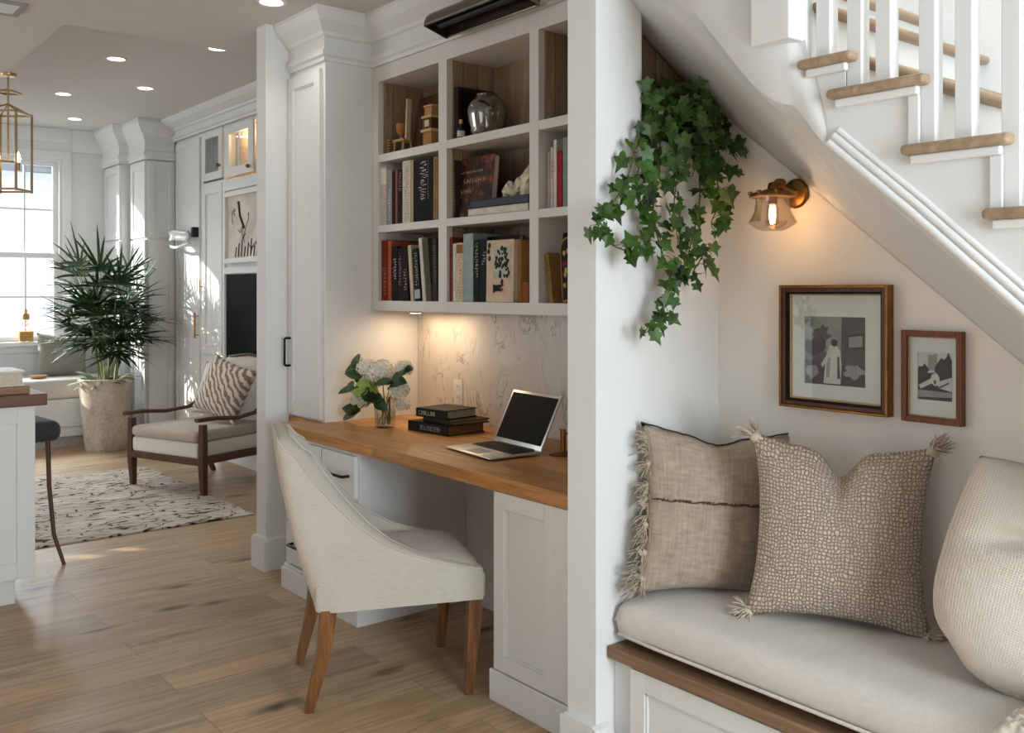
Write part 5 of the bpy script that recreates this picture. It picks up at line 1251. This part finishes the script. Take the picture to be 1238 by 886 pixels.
# trailing ivy
VINES = [
 [(2.174, 2.0, 1.985), (2.056, 1.95, 1.901), (2.0, 1.93, 1.773), (1.932, 1.92, 1.684), (1.844, 1.9, 1.626), (1.822, 1.89, 1.575)],
 [(1.844, 1.9, 1.626), (1.88, 1.9, 1.559), (1.969, 1.9, 1.536), (2.048, 1.9, 1.564)],
 [(2.212, 2.0, 1.985), (2.123, 1.93, 1.819), (2.087, 1.92, 1.657), (2.119, 1.91, 1.523), (2.155, 1.9, 1.462), (2.123, 1.9, 1.381), (2.051, 1.9, 1.324), (2.01, 1.9, 1.282)],
 [(2.25, 2.0, 1.998), (2.285, 1.93, 1.859), (2.272, 1.9, 1.703), (2.222, 1.89, 1.575), (2.192, 1.89, 1.494), (2.133, 1.89, 1.43), (2.083, 1.89, 1.343)],
 [(2.27, 1.98, 2.012), (2.359, 1.92, 1.922), (2.407, 1.9, 1.888), (2.43, 1.88, 1.842)],
 [(2.28, 1.98, 2.001), (2.335, 1.9, 1.809), (2.334, 1.88, 1.693), (2.29, 1.87, 1.626), (2.322, 1.87, 1.597)],
 [(2.24, 2.0, 2.009), (2.31, 1.95, 2.09), (2.34, 1.92, 2.10), (2.36, 1.9, 2.06)],
 [(2.156, 2.0, 1.99), (2.073, 1.94, 1.841), (2.028, 1.93, 1.751), (2.045, 1.92, 1.666), (2.123, 1.92, 1.585)],
 [(2.23, 2.0, 1.993), (2.189, 1.92, 1.799), (2.167, 1.91, 1.673), (2.174, 1.9, 1.549)],
 [(2.26, 2.0, 2.0), (2.307, 1.9, 1.871), (2.271, 1.88, 1.764), (2.369, 1.87, 1.719)],
 [(2.178, 1.99, 1.99), (2.13, 2.0, 2.01), (2.10, 2.0, 2.0)],
 [(2.207, 1.89, 1.574), (2.264, 1.88, 1.538), (2.218, 1.88, 1.475), (2.248, 1.88, 1.445)],
 [(2.25, 1.97, 2.003), (2.38, 1.93, 1.949), (2.359, 1.9, 1.837), (2.387, 1.89, 1.813)],
 [(2.2, 1.98, 2.0), (2.22, 1.88, 1.96), (2.24, 1.87, 1.86), (2.2, 1.87, 1.76)],
 [(2.18, 1.98, 2.0), (2.15, 1.89, 1.95), (2.12, 1.88, 1.85), (2.14, 1.87, 1.74)],
]
iv = thing('trailing_ivy', 'green trailing ivy in a white pot spilling from the ledge beside the post', 'plant', (2.2, 2.02, 1.905))
OV = Vector((2.2, 2.02, 1.905))
m = MB(); m.lathe([(.001, 0), (.045, 0), (.05, .004), (.066, .06), (.07, .075), (.066, .077), (.06, .066), (.001, .062)], 36); m.build('pot', M['ceramic'], iv, 40)
m = MB(); m.lathe([(.001, .066), (.03, .065), (.061, .06)], 20, cap0=False, cap1=False); m.build('soil', M['soil'], iv)
ri = random.Random(31); vs, lv = MB(), MB()
LOBE = [(0, 0), (.16, -.13), (.42, -.2), (.5, .02), (.42, .2), (.66, .38), (.4, .52), (.24, .56), (.1, .82), (0, 1.06)]
def ivyleaf(mb, p, d, n, L_):
    d = d.normalized(); n = (n - d * n.dot(d)).normalized(); s_ = d.cross(n); t = bmesh.new(); k = ri.uniform(.05, .28); bend = ri.uniform(-.1, .35); asp = ri.uniform(.8, 1.05)
    def P(x, y, sg): return p + s_ * (sg * x * L_ * asp) + d * (y * L_) + n * (k * x * L_ - bend * max(0, y) ** 2 * L_ * .6)
    mid = [t.verts.new(P(0, y, 0)) for y in (0, .3, .6, 1.06)]
    for sg in (1, -1):
        v = [mid[0]] + [t.verts.new(P(x, y, sg)) for x, y in LOBE[1:-1]] + [mid[3]]
        for tri in ((0, 1, 2), (0, 2, 3), (0, 3, 4), (4, 5, 6), (4, 6, 7), (7, 8, 9)):
            try: t.faces.new([v[i] for i in tri])
            except ValueError: pass
        for quad in ((v[0], v[4], mid[1]), (mid[1], v[4], v[7], mid[2]), (mid[2], v[7], v[9])):
            try: t.faces.new(quad)
            except ValueError: pass
    bmesh.ops.recalc_face_normals(t, faces=t.faces); mb._merge(t)
def catm(P, n=8):
    P = [Vector(p) for p in P]; P = [P[0] * 2 - P[1]] + P + [P[-1] * 2 - P[-2]]; out = []
    for i in range(1, len(P) - 2):
        for k in range(n):
            t = k / n; a, b, c, d = P[i - 1:i + 3]
            out.append(.5 * ((2 * b) + (c - a) * t + (2 * a - 5 * b + 4 * c - d) * t * t + (3 * b - a - 3 * c + d) * t ** 3))
    return out + [P[-2]]
def inside(q):                                    # keep leaves clear of the post, wall and soffit
    q = Vector(q)
    if q.x > 1.87 and q.y > 1.955 and q.z < 1.93: q.y = 1.955
    if 1.87 < q.x < 2.12 and q.y > 1.95: q.y = 1.95
    q.y = min(q.y, 2.07); q.x = min(q.x, 2.435)
    if q.x > 1.95 and q.y > 1.5:
        zi = 1.23 + .805 * (min(q.y, 2.1) - 1.033); zo = 2.194 + .48 * (q.y - 1.676); q.z = min(q.z, zo + (zi - zo) * min(1, (q.x - 1.95) / .52) - .035)
    return q
for v in VINES:
    C = [inside(c) for c in catm(v)]; vs.tube([c - OV for c in C], [.0028 - .0015 * i / len(C) for i in range(len(C))], 6)
    acc = 0
    for i in range(1, len(C)):
        seg_ = (C[i] - C[i - 1]); acc += seg_.length
        while acc > .018:
            acc -= .018; p = C[i] - seg_ * ri.random()
            off = Vector((ri.gauss(0, 1), ri.gauss(-.5, .7), ri.gauss(.1, .8))).normalized() * ri.uniform(.008, .04)
            q = inside(p + off); d = Vector((ri.gauss(0, .6), ri.gauss(-.25, .4), ri.gauss(-.75, .5))); n = Vector((ri.gauss(-.5, .45), ri.gauss(-.75, .4), ri.gauss(.45, .45)))
            L_ = ri.uniform(.026, .058) * (.8 if i > len(C) * .8 else 1)
            vs.tube([p - OV, p.lerp(q, .6) - OV + Vector((0, 0, .006)), q - OV], .0011, 4, cap=False); ivyleaf(lv, q - OV, d, n, L_)
for i in range(75):                               # the dense mound over the pot
    q = inside(Vector((ri.gauss(2.2, .085), ri.uniform(1.86, 2.04), ri.gauss(1.975, .06)))); q.x = min(max(q.x, 2.1), 2.4); q.z = min(q.z, 2.06 - .0)
    ivyleaf(lv, q - OV, Vector((ri.gauss(0, .6), ri.gauss(-.4, .4), ri.gauss(-.5, .6))), Vector((ri.gauss(-.5, .45), ri.gauss(-.7, .4), ri.gauss(.6, .45))), ri.uniform(.032, .054))
vs.build('vines', M['ivystem'], iv, 60); lv.build('leaves', M['ivy'], iv)
m = MB(); m.box(2.1, 2.459, 1.962, 2.099, 1.885, 1.905, .003) if False else m.box(2.1, 2.459, 1.965, 2.099, 1.9045, 1.9055); struct(m.build('trim_4', M['white']), 'white ledge under the ivy pot', 'ledge')

# ================================================================== CAMERA, LIGHT, COLOUR
cam = bpy.data.cameras.new('camera'); co = bpy.data.objects.new('camera', cam); COL.objects.link(co)
co.location = (0, 0, 1.42); fw = Vector((.6284, .77789, 0)); co.rotation_euler = fw.to_track_quat('-Z', 'Y').to_euler()
cam.sensor_width = 36; cam.lens = 1150 / 1238 * 36; cam.shift_y = -(443 - 352) / 1238; cam.clip_start = .05; S.camera = co
wd = bpy.data.worlds.new('daylight'); S.world = wd; wd.use_nodes = True
bg = wd.node_tree.nodes['Background']; bg.inputs[0].default_value = (.88, .94, 1, 1); bg.inputs[1].default_value = 1.3
sun = bpy.data.lights.new('sun', 'SUN'); sun.energy = 15; sun.angle = .01; sun.color = (1, .93, .82)
so = bpy.data.objects.new('sun', sun); COL.objects.link(so); so.rotation_euler = Vector((.66, -.68, -.36)).to_track_quat('-Z', 'Y').to_euler()
# daylight from the front windows behind the viewer, the side window and the stairwell above, plus two added fills
area('front_window_daylight', (1.18, -1.58, 1.4), (PI / 2, 0, 0), 1.1, 1.9, 108, (.82, .93, 1))
area('side_window_daylight', (-3.45, 1.3, 1.65), (PI / 2, 0, -PI / 2), 2.1, 1.45, 9, (.87, .95, 1))
area('sitting_room_daylight', (-3.45, 7.5, 1.65), (PI / 2, 0, -PI / 2), 2.9, 1.6, 75, (.87, .95, 1))  # unseen fill lamp added to brighten the far cabinets and ceiling
area('stairwell_daylight', (2.2, .6, 4.4), (0, 0, 0), 1.2, 2.2, 45, (.87, .95, 1))
area('outdoor_softbox', (1.2, 12.2, 4.0), (-.95, 0, 0), 3.4, 1.6, 900, (.87, .95, 1))  # unseen softbox lamp added outdoors to strengthen light through the sash window
S.view_settings.view_transform = 'Standard'; S.view_settings.look = 'None'; S.view_settings.exposure = 0.0; S.view_settings.gamma = 1
S.view_settings.use_curve_mapping = False
